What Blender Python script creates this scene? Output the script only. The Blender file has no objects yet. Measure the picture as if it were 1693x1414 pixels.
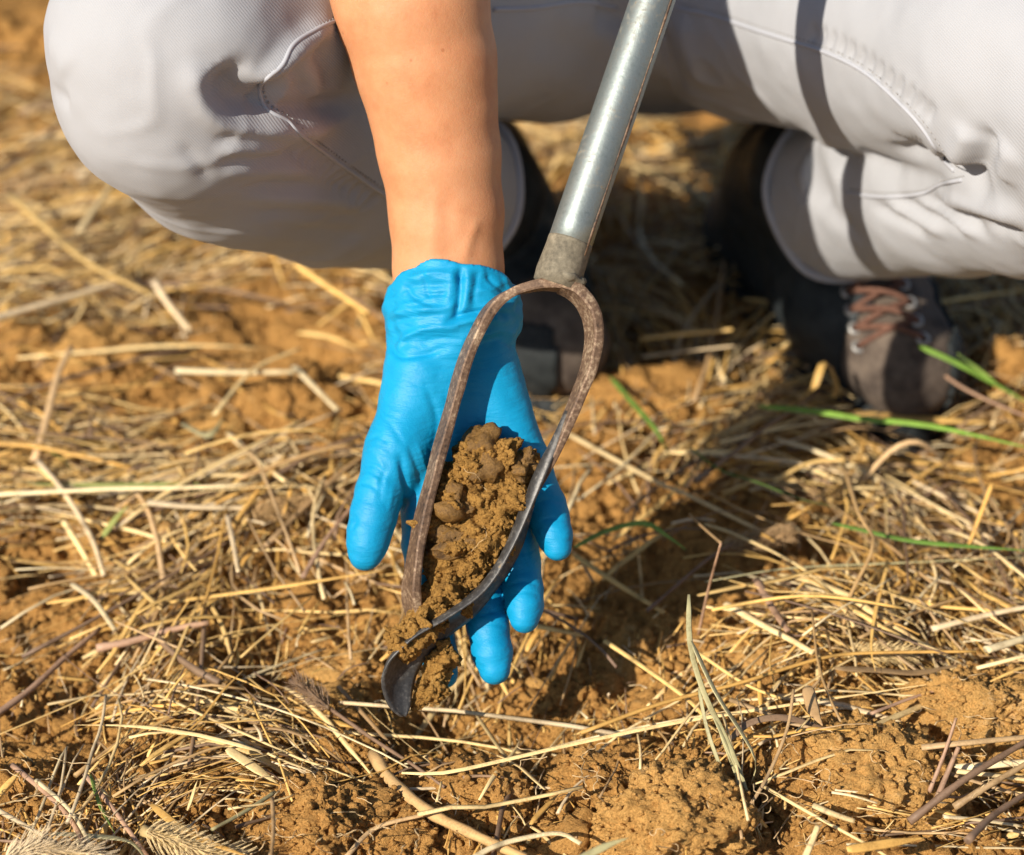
import bpy, bmesh, math, random
import numpy as np
from mathutils import Vector, Matrix
from mathutils.bvhtree import BVHTree

random.seed(7)
RNG = np.random.default_rng(7)
SC = bpy.context.scene
COL = SC.collection

# ------------------------------------------------------------------ camera
PITCH = math.radians(30.0)
CAM_H = 0.78
CAM = np.array([0.0, -1.10, CAM_H])
D0 = 1.20                       # distance of the hand
CX, CY, K = 846.5, 707.0, 0.00025
FW = np.array([0.0, math.cos(PITCH), -math.sin(PITCH)])
RT = np.array([1.0, 0.0, 0.0])
UP = np.array([0.0, math.sin(PITCH), math.cos(PITCH)])
cam_data = bpy.data.cameras.new('camera')
cam = bpy.data.objects.new('camera', cam_data)
COL.objects.link(cam)
cam.location = CAM
cam.rotation_euler = (math.radians(90) - PITCH, 0, 0)
cam_data.sensor_width = 36.0
cam_data.lens = 18.0 / (846.5 * K)
cam_data.clip_start = 0.05
cam_data.clip_end = 500.0
cam_data.dof.use_dof = True
cam_data.dof.focus_distance = 1.195
cam_data.dof.aperture_fstop = 5.6
SC.camera = cam

# ------------------------------------------------------------------ world, sun, exposure
SUN_EL = math.radians(33.0)
SUN_AZ = np.array([0.66, 0.75]); SUN_AZ /= np.linalg.norm(SUN_AZ)    # the way the light travels, seen from above
world = bpy.data.worlds.new('World')
SC.world = world
world.use_nodes = True
wn = world.node_tree
wn.nodes.clear()
wo = wn.nodes.new('ShaderNodeOutputWorld')
wb = wn.nodes.new('ShaderNodeBackground')
ws = wn.nodes.new('ShaderNodeTexSky')
ws.sky_type = 'NISHITA'
ws.sun_disc = False
ws.sun_elevation = SUN_EL
ws.sun_rotation = math.atan2(-SUN_AZ[0], -SUN_AZ[1])
ws.ozone_density = 4.0
wb.inputs['Strength'].default_value = 0.068
wn.links.new(ws.outputs['Color'], wb.inputs['Color'])
wn.links.new(wb.outputs['Background'], wo.inputs['Surface'])
sun_data = bpy.data.lights.new('sun', 'SUN')
sun_data.energy = 5.0
sun_data.angle = math.radians(0.55)
sun_data.color = (1.0, 0.91, 0.79)
sun = bpy.data.objects.new('sun', sun_data)
COL.objects.link(sun)
Ldir = Vector((SUN_AZ[0] * math.cos(SUN_EL), SUN_AZ[1] * math.cos(SUN_EL), -math.sin(SUN_EL)))
sun.rotation_euler = Ldir.to_track_quat('-Z', 'Y').to_euler()
sun.location = (-1, -1, 2)
SC.view_settings.view_transform = 'Standard'
SC.view_settings.look = 'None'
SC.view_settings.exposure = 0.42
SC.view_settings.gamma = 1.0
SC.view_settings.use_curve_mapping = False
SC.render.engine = 'CYCLES'
SC.cycles.use_denoising = True
SC.cycles.max_bounces = 6
SC.cycles.diffuse_bounces = 2

# ------------------------------------------------------------------ coordinates
def W(px, py, d):
    """a point seen at (px,py) of the 1693 wide picture, d metres along the view axis"""
    return CAM + FW * d + RT * ((px - CX) * K * d) + UP * ((CY - py) * K * d)

def L(px, py, z):
    """hand frame: z in steps of 0.3 mm towards the lens from the plane of the hand"""
    return W(px, py, D0 - z * 0.0003)

U = 0.0003
def G(px, py, z=0.0):
    """ground point under a pixel"""
    d = (CAM_H - z) / (math.sin(PITCH) - math.cos(PITCH) * (CY - py) * K)
    return W(px, py, d)

# ------------------------------------------------------------------ noise
_T = np.random.default_rng(11).random((32, 32, 32)).astype(np.float32)
def vnoise(p, seed=0):
    p = np.asarray(p, dtype=np.float64) + seed * 7.31
    i = np.floor(p).astype(np.int64)
    f = p - i
    f = f * f * (3 - 2 * f)
    r = 0
    for dx in (0, 1):
        wx = f[:, 0] if dx else 1 - f[:, 0]
        for dy in (0, 1):
            wy = f[:, 1] if dy else 1 - f[:, 1]
            for dz in (0, 1):
                wz = f[:, 2] if dz else 1 - f[:, 2]
                r = r + wx * wy * wz * _T[(i[:, 0] + dx) % 32, (i[:, 1] + dy) % 32, (i[:, 2] + dz) % 32]
    return r * 2 - 1

def fbm(p, oct=4, seed=0, gain=0.5):
    a, s, r = 1.0, 1.0, 0
    for o in range(oct):
        r = r + a * vnoise(p * s, seed + o)
        a *= gain; s *= 2.03
    return r

def lumps3(p, seed=0, rmin=0.45, rmax=0.85):
    """rounded crumbs: height of the spheres of a jittered lattice, 0..~0.85"""
    p = p + seed * 5.17
    i = np.floor(p).astype(np.int64)
    best = np.zeros(len(p))
    for dx in (-1, 0, 1):
        for dy in (-1, 0, 1):
            for dz in (-1, 0, 1):
                c = i + np.array([dx, dy, dz])
                a, b, e = c[:, 0] % 32, c[:, 1] % 32, c[:, 2] % 32
                j = np.stack([_T[a, b, e], _T[b, e, a], _T[e, a, b]], 1)
                r = rmin + (rmax - rmin) * _T[(a + 7) % 32, (b + 3) % 32, e]
                d2 = ((p - (c + j)) ** 2).sum(1)
                best = np.maximum(best, np.sqrt(np.maximum(0, r * r - d2)))
    return best

def shards3(p, seed=0):
    """broken faces: every cell of a jittered lattice has its own height and tilt"""
    p = p + seed * 3.71
    i = np.floor(p).astype(np.int64)
    bd = np.full(len(p), 1e9); val = np.zeros(len(p))
    for dx in (-1, 0, 1):
        for dy in (-1, 0, 1):
            for dz in (-1, 0, 1):
                c = i + np.array([dx, dy, dz])
                a, b, e = c[:, 0] % 32, c[:, 1] % 32, c[:, 2] % 32
                q = p - (c + np.stack([_T[a, b, e], _T[b, e, a], _T[e, a, b]], 1))
                d2 = (q ** 2).sum(1)
                m = d2 < bd
                t = np.stack([_T[(a + 3) % 32, b, e], _T[a, (b + 5) % 32, e], _T[a, b, (e + 9) % 32]], 1) - 0.5
                v = _T[(a + 11) % 32, (b + 13) % 32, (e + 1) % 32] + 1.1 * (q * t).sum(1) - 0.35 * d2
                val[m] = v[m]; bd[m] = d2[m]
    return val

def lumps2(x, y, seed=0, rmin=0.45, rmax=0.85):
    p = np.stack([x, y], 1) + seed * 5.17
    i = np.floor(p).astype(np.int64)
    best = np.zeros(len(p))
    for dx in (-1, 0, 1):
        for dy in (-1, 0, 1):
            c = i + np.array([dx, dy])
            a, b = c[:, 0] % 32, c[:, 1] % 32
            j = np.stack([_T[a, b, seed % 32], _T[b, a, (seed + 5) % 32]], 1)
            r = rmin + (rmax - rmin) * _T[(a + 7) % 32, (b + 3) % 32, (seed + 9) % 32]
            d2 = ((p - (c + j)) ** 2).sum(1)
            best = np.maximum(best, np.sqrt(np.maximum(0, r * r - d2)))
    return best

# ------------------------------------------------------------------ solid modelling by distance fields
class Field:
    def __init__(self, lo, hi, h):
        self.lo = np.array(lo, float); self.h = h
        n = np.ceil((np.array(hi) - self.lo) / h).astype(int) + 1
        self.n = n
        self.F = np.full(n, 1e3, np.float32)
        self.ax = [self.lo[a] + h * np.arange(n[a]) for a in range(3)]
    def sl(self, blo, bhi, pad):
        s = []
        for a in range(3):
            i0 = max(0, int((blo[a] - pad - self.lo[a]) / self.h) - 1)
            i1 = min(self.n[a], int((bhi[a] + pad - self.lo[a]) / self.h) + 3)
            s.append(slice(i0, max(i0, i1)))
        return tuple(s)
    def pts(self, s):
        return np.meshgrid(*[self.ax[a][s[a]].astype(np.float32) for a in range(3)], indexing='ij')
    def cone(self, a, b, ra, rb, k=0.0, flat=None, cut=None, target=None, inner=None):
        a = np.array(a, float); b = np.array(b, float)
        R = max(ra, rb)
        s = self.sl(np.minimum(a, b) - R, np.maximum(a, b) + R, k + 2 * self.h)
        X, Y, Z = self.pts(s)
        if X.size == 0: return
        ab = b - a; l2 = max(float(ab @ ab), 1e-12)
        t = np.clip(((X - a[0]) * ab[0] + (Y - a[1]) * ab[1] + (Z - a[2]) * ab[2]) / l2, 0, 1)
        qx = X - (a[0] + t * ab[0]); qy = Y - (a[1] + t * ab[1]); qz = Z - (a[2] + t * ab[2])
        if flat is not None:
            n, f = flat
            c = (qx * n[0] + qy * n[1] + qz * n[2]) * (1 / f - 1)
            qx = qx + n[0] * c; qy = qy + n[1] * c; qz = qz + n[2] * c
        d = np.sqrt(qx * qx + qy * qy + qz * qz) - (ra + t * (rb - ra))
        if cut is not None:
            cp, cn = cut
            pl = (X - cp[0]) * cn[0] + (Y - cp[1]) * cn[1] + (Z - cp[2]) * cn[2]
            if inner is not None:
                d = np.maximum(d, -np.maximum(d + inner, -(pl + inner * 12)))
            d = np.maximum(d, pl)
        F = self.F if target is None else target
        o = F[s]
        if k > 0:
            h = np.clip(0.5 + 0.5 * (o - d) / k, 0, 1)
            F[s] = o * (1 - h) + d * h - k * h * (1 - h)
        else:
            F[s] = np.minimum(o, d)
    def chain(self, P, R, k=0.0, flat=None):
        for i in range(len(P) - 1):
            self.cone(P[i], P[i + 1], R[i], R[i + 1], k, flat)
    def union(self, other, k):
        o, d = self.F, other.F
        if k > 0:
            h = np.clip(0.5 + 0.5 * (o - d) / k, 0, 1)
            self.F = np.where(np.abs(o - d) < k, o * (1 - h) + d * h - k * h * (1 - h), np.minimum(o, d)).astype(np.float32)
        else:
            self.F = np.minimum(o, d)
    def mesh(self):
        F = self.F
        ins = F < 0
        nx, ny, nz = F.shape
        cnt = np.zeros((nx - 1, ny - 1, nz - 1), np.int8)
        for dx in (0, 1):
            for dy in (0, 1):
                for dz in (0, 1):
                    cnt += ins[dx:nx - 1 + dx, dy:ny - 1 + dy, dz:nz - 1 + dz]
        act = (cnt > 0) & (cnt < 8)
        ci = np.argwhere(act)
        idx = np.full(act.shape, -1, np.int64)
        idx[act] = np.arange(len(ci))
        acc = np.zeros((len(ci), 3)); num = np.zeros(len(ci))
        cs = [(x, y, z) for x in (0, 1) for y in (0, 1) for z in (0, 1)]
        for a in cs:
            for b in cs:
                if sum(abs(p - q) for p, q in zip(a, b)) == 1 and a < b:
                    va = F[ci[:, 0] + a[0], ci[:, 1] + a[1], ci[:, 2] + a[2]]
                    vb = F[ci[:, 0] + b[0], ci[:, 1] + b[1], ci[:, 2] + b[2]]
                    m = (va < 0) != (vb < 0)
                    t = (va / np.where(m, va - vb, 1))[:, None]
                    p = np.array(a)[None] + t * (np.array(b) - np.array(a))[None]
                    acc[m] += p[m]; num[m] += 1
        V = self.lo + (ci + acc / num[:, None]) * self.h
        quads = []
        for ax in range(3):
            u, v = (ax + 1) % 3, (ax + 2) % 3
            sa = [slice(None)] * 3; sb = [slice(None)] * 3
            sa[ax] = slice(0, -1); sb[ax] = slice(1, None)
            A, B = ins[tuple(sa)], ins[tuple(sb)]
            e = np.argwhere(A != B)
            ok = (e[:, u] > 0) & (e[:, v] > 0) & (e[:, u] < F.shape[u] - 1) & (e[:, v] < F.shape[v] - 1)
            e = e[ok]
            du = np.zeros(3, int); du[u] = 1
            dv = np.zeros(3, int); dv[v] = 1
            q = [idx[tuple((e - du - dv).T)], idx[tuple((e - dv).T)], idx[tuple(e.T)], idx[tuple((e - du).T)]]
            q = np.stack(q, 1)
            flip = ~A[tuple(e.T)]
            q[flip] = q[flip][:, ::-1]
            quads.append(q)
        return V, np.concatenate(quads)

def smooth_mesh(V, Q, it=2, lam=0.5):
    V = V.copy()
    E = np.concatenate([Q[:, [0, 1]], Q[:, [1, 2]], Q[:, [2, 3]], Q[:, [3, 0]]])
    E = np.concatenate([E, E[:, ::-1]])
    n = np.bincount(E[:, 0], minlength=len(V)).astype(float)
    for _ in range(it):
        for l in (lam, -lam * 1.03):
            s = np.stack([np.bincount(E[:, 0], V[E[:, 1], a], len(V)) for a in range(3)], 1)
            V = V + l * (s / np.maximum(n, 1)[:, None] - V)
    return V

def normals(V, Q):
    n = np.cross(V[Q[:, 2]] - V[Q[:, 0]], V[Q[:, 3]] - V[Q[:, 1]])
    N = np.zeros_like(V)
    for j in range(4):
        for a in range(3):
            N[:, a] += np.bincount(Q[:, j], n[:, a], len(V))
    return N / np.maximum(np.linalg.norm(N, axis=1), 1e-12)[:, None]

def bvh(V, Q):
    return BVHTree.FromPolygons([tuple(v) for v in V.tolist()], Q.tolist())

def cast(tree, px, py):
    d = W(px, py, 1.0) - CAM
    d /= np.linalg.norm(d)
    h = tree.ray_cast(Vector(CAM), Vector(d))
    return None if h[0] is None else np.array(h[0])

def resample(P, n):
    P = np.array(P, float)
    # Catmull-Rom through the points, then even spacing
    if len(P) > 2:
        Q = np.vstack([2 * P[0] - P[1], P, 2 * P[-1] - P[-2]])
        out = []
        for i in range(1, len(Q) - 2):
            for t in np.linspace(0, 1, 12, endpoint=False):
                a, b, c, d = Q[i - 1], Q[i], Q[i + 1], Q[i + 2]
                out.append(0.5 * (2 * b + (c - a) * t + (2 * a - 5 * b + 4 * c - d) * t * t + (3 * b - a - 3 * c + d) * t ** 3))
        out.append(P[-1]); P = np.array(out)
    s = np.r_[0, np.cumsum(np.linalg.norm(np.diff(P, axis=0), axis=1))]
    u = np.linspace(0, s[-1], n)
    return np.stack([np.interp(u, s, P[:, a]) for a in range(P.shape[1])], 1)

def on_surface(tree, pix, n=24):
    pts = [cast(tree, *p) for p in resample(pix, n)]
    return np.array([p for p in pts if p is not None])

def fold_field(V, tree, folds):
    """ridges (+) and valleys (-) of cloth along lines lying on the surface"""
    D = np.zeros(len(V))
    for pix, amp, wid in folds:
        P = on_surface(tree, pix, 20)
        if len(P) < 2: continue
        lo, hi = P.min(0) - 3 * wid, P.max(0) + 3 * wid
        m = np.where(((V > lo) & (V < hi)).all(1))[0]
        if not len(m): continue
        v = V[m]
        best = np.full(len(m), 1e9); tt = np.zeros(len(m))
        for i in range(len(P) - 1):
            ab = P[i + 1] - P[i]
            if np.linalg.norm(ab) > 0.06: continue
            t = np.clip(((v - P[i]) @ ab) / max(ab @ ab, 1e-12), 0, 1)
            d = np.linalg.norm(v - (P[i] + t[:, None] * ab), axis=1)
            b = d < best
            best[b] = d[b]; tt[b] = (i + t[b]) / (len(P) - 1)
        D[m] += amp * np.exp(-(best / wid) ** 2) * np.clip(np.minimum(tt, 1 - tt) * 4.5 + 0.08, 0, 1)
    return D

# ------------------------------------------------------------------ objects
def tag(o, label=None, cat=None, group=None, kind=None):
    if label: o['label'] = label
    if cat: o['category'] = cat
    if group: o['group'] = group
    if kind: o['kind'] = kind
    return o

def obj(name, V, Fc, mat, parent=None, smooth=True, cols=None, centre=False):
    me = bpy.data.meshes.new(name)
    V = np.asarray(V, float)
    c = np.zeros(3)
    if centre:
        c = np.array([V[:, 0].mean(), V[:, 1].mean(), V[:, 2].min()])
        V = V - c
    if isinstance(Fc, np.ndarray):
        nv = Fc.shape[1]
        me.vertices.add(len(V)); me.vertices.foreach_set('co', V.astype(np.float32).ravel())
        me.loops.add(Fc.size); me.loops.foreach_set('vertex_index', Fc.astype(np.int32).ravel())
        me.polygons.add(len(Fc)); me.polygons.foreach_set('loop_start', np.arange(0, Fc.size, nv, dtype=np.int32))
        me.update(calc_edges=True)
        me.validate()
    else:
        me.from_pydata([tuple(v) for v in V], [], [tuple(f) for f in Fc])
        me.update()
    if smooth:
        me.polygons.foreach_set('use_smooth', np.ones(len(me.polygons), bool))
    if cols is not None:
        at = me.color_attributes.new('tint', 'FLOAT_COLOR', 'POINT')
        c4 = np.concatenate([np.asarray(cols, np.float32), np.ones((len(V), 1), np.float32)], 1)
        at.data.foreach_set('color', c4.ravel())
    if mat: me.materials.append(mat)
    o = bpy.data.objects.new(name, me)
    o.location = c
    COL.objects.link(o)
    if parent is not None:
        o.parent = parent
        o.matrix_parent_inverse = parent.matrix_world.inverted() if False else Matrix.Translation(-parent_loc(parent))
    return o

def parent_loc(p):
    v = Vector(p.location)
    if p.parent is not None: v = v + parent_loc(p.parent) - parent_loc(p.parent)
    return v

def empty(name, loc):
    o = bpy.data.objects.new(name, None)
    o.empty_display_size = 0.03
    o.location = loc
    COL.objects.link(o)
    return o

def tube(P, R, sides=8, flat=1.0, nrm=None, cap=True):
    """a swept tube: P (n,3), R (n,), flat squashes it across nrm"""
    P = np.asarray(P, float); n = len(P)
    R = np.broadcast_to(np.asarray(R, float), (n,))
    T = np.gradient(P, axis=0)
    T /= np.maximum(np.linalg.norm(T, axis=1), 1e-12)[:, None]
    a = np.array([0, 0, 1.0]) if nrm is None else np.asarray(nrm, float)
    N = np.broadcast_to(a, (n, 3)) - (T @ a)[:, None] * T
    bad = np.linalg.norm(N, axis=1) < 0.05
    N[bad] += np.array([0.0, 1.0, 0.3]) - (T[bad] @ np.array([0.0, 1.0, 0.3]))[:, None] * T[bad]
    N /= np.linalg.norm(N, axis=1)[:, None]
    B = np.cross(T, N)
    ang = np.linspace(0, 2 * math.pi, sides, endpoint=False)
    V = (P[:, None] + R[:, None, None] * (np.cos(ang)[None, :, None] * B[:, None] + flat * np.sin(ang)[None, :, None] * N[:, None])).reshape(-1, 3)
    i = np.arange(n - 1)[:, None] * sides; j = np.arange(sides)[None]
    Fq = np.stack([i + j, i + (j + 1) % sides, i + sides + (j + 1) % sides, i + sides + j], -1).reshape(-1, 4)
    if cap:
        V = np.vstack([V, P[0], P[-1]])
        c0, c1 = n * sides, n * sides + 1
        jj = np.arange(sides)
        f0 = np.stack([(jj + 1) % sides, jj, np.full(sides, c0), np.full(sides, c0)], 1)
        f1 = np.stack([(n - 1) * sides + jj, (n - 1) * sides + (jj + 1) % sides, np.full(sides, c1), np.full(sides, c1)], 1)
        return V, [tuple(f) for f in Fq] + [tuple(f[:3]) for f in np.vstack([f0, f1])]
    return V, [tuple(f) for f in Fq]

def sweep_box(P, Wd, half_w, half_t, Nd=None):
    """flat bar with chamfered edges swept along P; Wd = direction of its width"""
    P = np.asarray(P, float); n = len(P)
    T = np.gradient(P, axis=0); T /= np.linalg.norm(T, axis=1)[:, None]
    Wd = np.broadcast_to(np.asarray(Wd, float), (n, 3))
    Wd = Wd - (T * Wd).sum(1)[:, None] * T
    Wd = Wd / np.linalg.norm(Wd, axis=1)[:, None]
    N = np.cross(T, Wd)
    hw = np.broadcast_to(np.asarray(half_w, float), (n,)); ht = np.broadcast_to(np.asarray(half_t, float), (n,))
    prof = [(1, .60), (.95, 1), (-.95, 1), (-1, .60), (-1, -.60), (-.95, -1), (.95, -1), (1, -.60)]
    V = np.stack([P + (hw * a)[:, None] * Wd + (ht * b)[:, None] * N for a, b in prof], 1).reshape(-1, 3)
    s = 8
    Fc = [(i * s + j, i * s + (j + 1) % s, (i + 1) * s + (j + 1) % s, (i + 1) * s + j) for i in range(n - 1) for j in range(s)]
    Fc += [tuple(range(s))[::-1], tuple((n - 1) * s + j for j in range(s))]
    return V, Fc

# ------------------------------------------------------------------ materials
def mat_new(name, rough=0.7, spec=0.3):
    m = bpy.data.materials.new(name)
    m.use_nodes = True
    nt = m.node_tree
    b = nt.nodes['Principled BSDF']
    b.inputs['Roughness'].default_value = rough
    b.inputs['Specular IOR Level'].default_value = spec
    return m, nt, b

def nn(nt, t, **kw):
    n = nt.nodes.new(t)
    for k, v in kw.items():
        if k in n.inputs: n.inputs[k].default_value = v
        else: setattr(n, k, v)
    return n

def coords(nt, scale=1.0, kind='Object', vec=None):
    tc = nn(nt, 'ShaderNodeTexCoord')
    mp = nn(nt, 'ShaderNodeMapping')
    mp.inputs['Scale'].default_value = vec if vec else (scale,) * 3
    nt.links.new(tc.outputs[kind], mp.inputs['Vector'])
    return mp.outputs['Vector']

def geo_pos(nt, vec):
    g = nn(nt, 'ShaderNodeNewGeometry')
    mp = nn(nt, 'ShaderNodeMapping')
    mp.inputs['Scale'].default_value = vec
    nt.links.new(g.outputs['Position'], mp.inputs['Vector'])
    return mp.outputs['Vector']

def ramp(nt, fac, stops):
    r = nn(nt, 'ShaderNodeValToRGB')
    el = r.color_ramp.elements
    while len(el) < len(stops): el.new(0.5)
    for e, (p, c) in zip(el, stops):
        e.position = p; e.color = (*c, 1)
    nt.links.new(fac, r.inputs['Fac'])
    return r.outputs['Color']

def bump(nt, b, height, strength=0.5, dist=0.001):
    n = nn(nt, 'ShaderNodeBump')
    n.inputs['Strength'].default_value = strength
    n.inputs['Distance'].default_value = dist
    nt.links.new(height, n.inputs['Height'])
    nt.links.new(n.outputs['Normal'], b.inputs['Normal'])
    return n

def noise(nt, vec, scale, detail=5, rough=0.6):
    n = nn(nt, 'ShaderNodeTexNoise')
    n.inputs['Scale'].default_value = scale
    n.inputs['Detail'].default_value = detail
    n.inputs['Roughness'].default_value = rough
    nt.links.new(vec, n.inputs['Vector'])
    return n.outputs['Fac']

def mixc(nt, fac, a, b, mode='MIX'):
    m = nn(nt, 'ShaderNodeMix', data_type='RGBA', blend_type=mode)
    for s, v in ((0, fac), (6, a), (7, b)):
        if isinstance(v, (int, float)): m.inputs[s].default_value = v
        elif isinstance(v, tuple): m.inputs[s].default_value = (*v, 1)
        else: nt.links.new(v, m.inputs[s])
    return m.outputs[2]

def mathn(nt, op, a, b=None):
    m = nn(nt, 'ShaderNodeMath', operation=op)
    for s, v in ((0, a), (1, b)):
        if v is None: continue
        if isinstance(v, (int, float)): m.inputs[s].default_value = v
        else: nt.links.new(v, m.inputs[s])
    return m.outputs[0]

def soil_material(name, dark, mid, pale, bump_d=0.003, wet=False):
    m, nt, b = mat_new(name, 0.95 if not wet else 0.5, 0.15 if not wet else 0.45)
    v = geo_pos(nt, (1, 1, 1))
    n1 = noise(nt, v, 24, 7, 0.72)
    n2 = noise(nt, v, 240, 7, 0.75)
    n3 = noise(nt, v, 900, 4, 0.7)
    f = mathn(nt, 'ADD', mathn(nt, 'MULTIPLY', n1, 0.55), mathn(nt, 'MULTIPLY', n2, 0.45))
    c = ramp(nt, f, [(0.36, dark), (0.47, mid), (0.56, mid), (0.68, pale)])
    sp = ramp(nt, n3, [(0.36, (0.50, 0.47, 0.43)), (0.50, (1, 1, 1)), (0.66, (1.25, 1.27, 1.3))])
    c = mixc(nt, 0.8, c, sp, 'MULTIPLY')
    nt.links.new(c, b.inputs['Base Color'])
    h = mathn(nt, 'ADD', n2, mathn(nt, 'MULTIPLY', n3, 0.5))
    bump(nt, b, h, 1.0, bump_d)
    return m

M = {}
M['soil'] = soil_material('ochre_soil', (0.23, 0.110, 0.030), (0.56, 0.295, 0.086), (0.76, 0.50, 0.21))
M['soil_wet'] = soil_material('moist_soil', (0.11, 0.052, 0.013), (0.36, 0.195, 0.050), (0.62, 0.41, 0.15), 0.002, False)
M['soil_moist'] = soil_material('wet_soil', (0.075, 0.036, 0.008), (0.20, 0.105, 0.024), (0.36, 0.215, 0.065), 0.0012, True)
M['soil_pale'] = soil_material('pale_soil', (0.38, 0.19, 0.052), (0.66, 0.37, 0.115), (0.82, 0.57, 0.28))

def straw_material():
    m, nt, b = mat_new('dry_straw', 0.55, 0.35)
    at = nn(nt, 'ShaderNodeAttribute', attribute_name='tint')
    v = geo_pos(nt, (1, 1, 1))
    n1 = noise(nt, v, 90, 4, 0.6)
    n2 = noise(nt, v, 900, 3, 0.6)
    f = mathn(nt, 'ADD', mathn(nt, 'MULTIPLY', n1, 0.6), mathn(nt, 'MULTIPLY', n2, 0.4))
    c = mixc(nt, 0.85, at.outputs['Color'], ramp(nt, f, [(0.34, (0.55, 0.50, 0.45)), (0.52, (1, 1, 1)), (0.7, (1.15, 1.12, 1.05))]), 'MULTIPLY')
    nt.links.new(c, b.inputs['Base Color'])
    bump(nt, b, f, 0.4, 0.0006)
    return m
M['straw'] = straw_material()

def cloth_material():
    m, nt, b = mat_new('stone_grey_twill', 0.9, 0.12)
    v = geo_pos(nt, (1, 1, 1))
    w = nn(nt, 'ShaderNodeTexWave', wave_type='BANDS', bands_direction='X')
    w.inputs['Scale'].default_value = 1.0
    mp = nn(nt, 'ShaderNodeMapping')
    mp.inputs['Rotation'].default_value = (0.3, math.radians(38), 0.0)
    mp.inputs['Scale'].default_value = (285, 285, 285)
    nt.links.new(v, mp.inputs['Vector'])
    nt.links.new(mp.outputs['Vector'], w.inputs['Vector'])
    w.inputs['Distortion'].default_value = 0.6
    w.inputs['Detail'].default_value = 1
    n1 = noise(nt, v, 14, 4)
    c = mixc(nt, mathn(nt, 'MULTIPLY', n1, 0.6), (0.375, 0.383, 0.400), (0.425, 0.432, 0.450))
    c = mixc(nt, mathn(nt, 'MULTIPLY', w.outputs['Fac'], 0.17), c, (0.25, 0.257, 0.27))
    nt.links.new(c, b.inputs['Base Color'])
    b.inputs['Sheen Weight'].default_value = 0.08
    n2 = noise(nt, v, 1500, 2)
    bump(nt, b, mathn(nt, 'ADD', w.outputs['Fac'], mathn(nt, 'MULTIPLY', n2, 0.8)), 0.25, 0.0005)
    return m
M['cloth'] = cloth_material()
m, nt, b = mat_new('seam_thread', 0.85, 0.15)
b.inputs['Base Color'].default_value = (0.41, 0.42, 0.45, 1)
M['seam'] = m
m, nt, b = mat_new('stitch_thread', 0.85, 0.15)
b.inputs['Base Color'].default_value = (0.30, 0.29, 0.28, 1)
M['stitch'] = m

def skin_material():
    m, nt, b = mat_new('tanned_skin', 0.5, 0.35)
    v = geo_pos(nt, (1, 1, 1))
    n1 = noise(nt, v, 45, 7, 0.7)
    n2 = noise(nt, v, 700, 3, 0.6)
    c = ramp(nt, n1, [(0.30, (0.515, 0.215, 0.098)), (0.5, (0.580, 0.270, 0.130)), (0.70, (0.610, 0.310, 0.160))])
    vo = nn(nt, 'ShaderNodeTexVoronoi'); vo.inputs['Scale'].default_value = 70
    nt.links.new(v, vo.inputs['Vector'])
    fr = ramp(nt, vo.outputs['Distance'], [(0.045, (0.62, 0.50, 0.42)), (0.085, (1, 1, 1))])
    c = mixc(nt, 0.6, c, fr, 'MULTIPLY')
    nt.links.new(c, b.inputs['Base Color'])
    b.inputs['Subsurface Weight'].default_value = 0.25
    b.inputs['Subsurface Radius'].default_value = (1.0, 0.35, 0.15)
    b.inputs['Subsurface Scale'].default_value = 0.004
    bump(nt, b, mathn(nt, 'ADD', n2, mathn(nt, 'MULTIPLY', noise(nt, v, 2200, 2), 0.7)), 0.30, 0.0006)
    return m
M['skin'] = skin_material()

def glove_material():
    m, nt, b = mat_new('blue_nitrile', 0.5, 0.3)
    v = geo_pos(nt, (1, 1, 1))
    n1 = noise(nt, v, 30, 4)
    n2 = noise(nt, v, 1600, 2)
    n3 = noise(nt, v, 120, 4, 0.6)
    c = ramp(nt, n1, [(0.35, (0.002, 0.255, 0.48)), (0.65, (0.004, 0.30, 0.555))])
    nt.links.new(c, b.inputs['Base Color'])
    b.inputs['Subsurface Weight'].default_value = 0.12
    b.inputs['Subsurface Radius'].default_value = (0.1, 0.6, 1.0)
    b.inputs['Subsurface Scale'].default_value = 0.002
    n4 = noise(nt, geo_pos(nt, (70, 70, 420)), 1.0, 4, 0.6)
    h = mathn(nt, 'ADD', mathn(nt, 'ADD', mathn(nt, 'MULTIPLY', n2, 0.3), mathn(nt, 'MULTIPLY', n3, 0.9)), mathn(nt, 'MULTIPLY', n4, 1.5))
    bump(nt, b, h, 0.42, 0.001)
    return m
M['glove'] = glove_material()

def steel(name, cols, rough, metal, rust=None, scale=60):
    m, nt, b = mat_new(name, rough, 0.5)
    v = geo_pos(nt, (1, 1, 1))
    n1 = noise(nt, v, scale, 6, 0.7)
    n2 = noise(nt, v, 420, 5, 0.7)
    f = mathn(nt, 'ADD', mathn(nt, 'MULTIPLY', n1, 0.5), mathn(nt, 'MULTIPLY', n2, 0.5))
    nt.links.new(ramp(nt, f, cols), b.inputs['Base Color'])
    if rust is not None:
        r = ramp(nt, f, [(rust - 0.08, (metal,) * 3), (rust + 0.05, (0.05,) * 3)])
        nt.links.new(r, b.inputs['Metallic'])
        r2 = ramp(nt, f, [(rust - 0.08, (rough,) * 3), (rust + 0.05, (0.85,) * 3)])
        nt.links.new(r2, b.inputs['Roughness'])
    else:
        b.inputs['Metallic'].default_value = metal
    bump(nt, b, f, 0.35, 0.0008)
    return m
M['galv'] = steel('galvanised_steel', [(0.34, (0.20, 0.235, 0.225)), (0.50, (0.27, 0.31, 0.30)), (0.60, (0.25, 0.26, 0.235)), (0.67, (0.22, 0.17, 0.10))], 0.47, 0.7, 0.63, 35)
M['dirty'] = steel('soiled_steel', [(0.34, (0.09, 0.078, 0.055)), (0.5, (0.19, 0.165, 0.115)), (0.66, (0.30, 0.26, 0.185))], 0.8, 0.15, None, 70)
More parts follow.
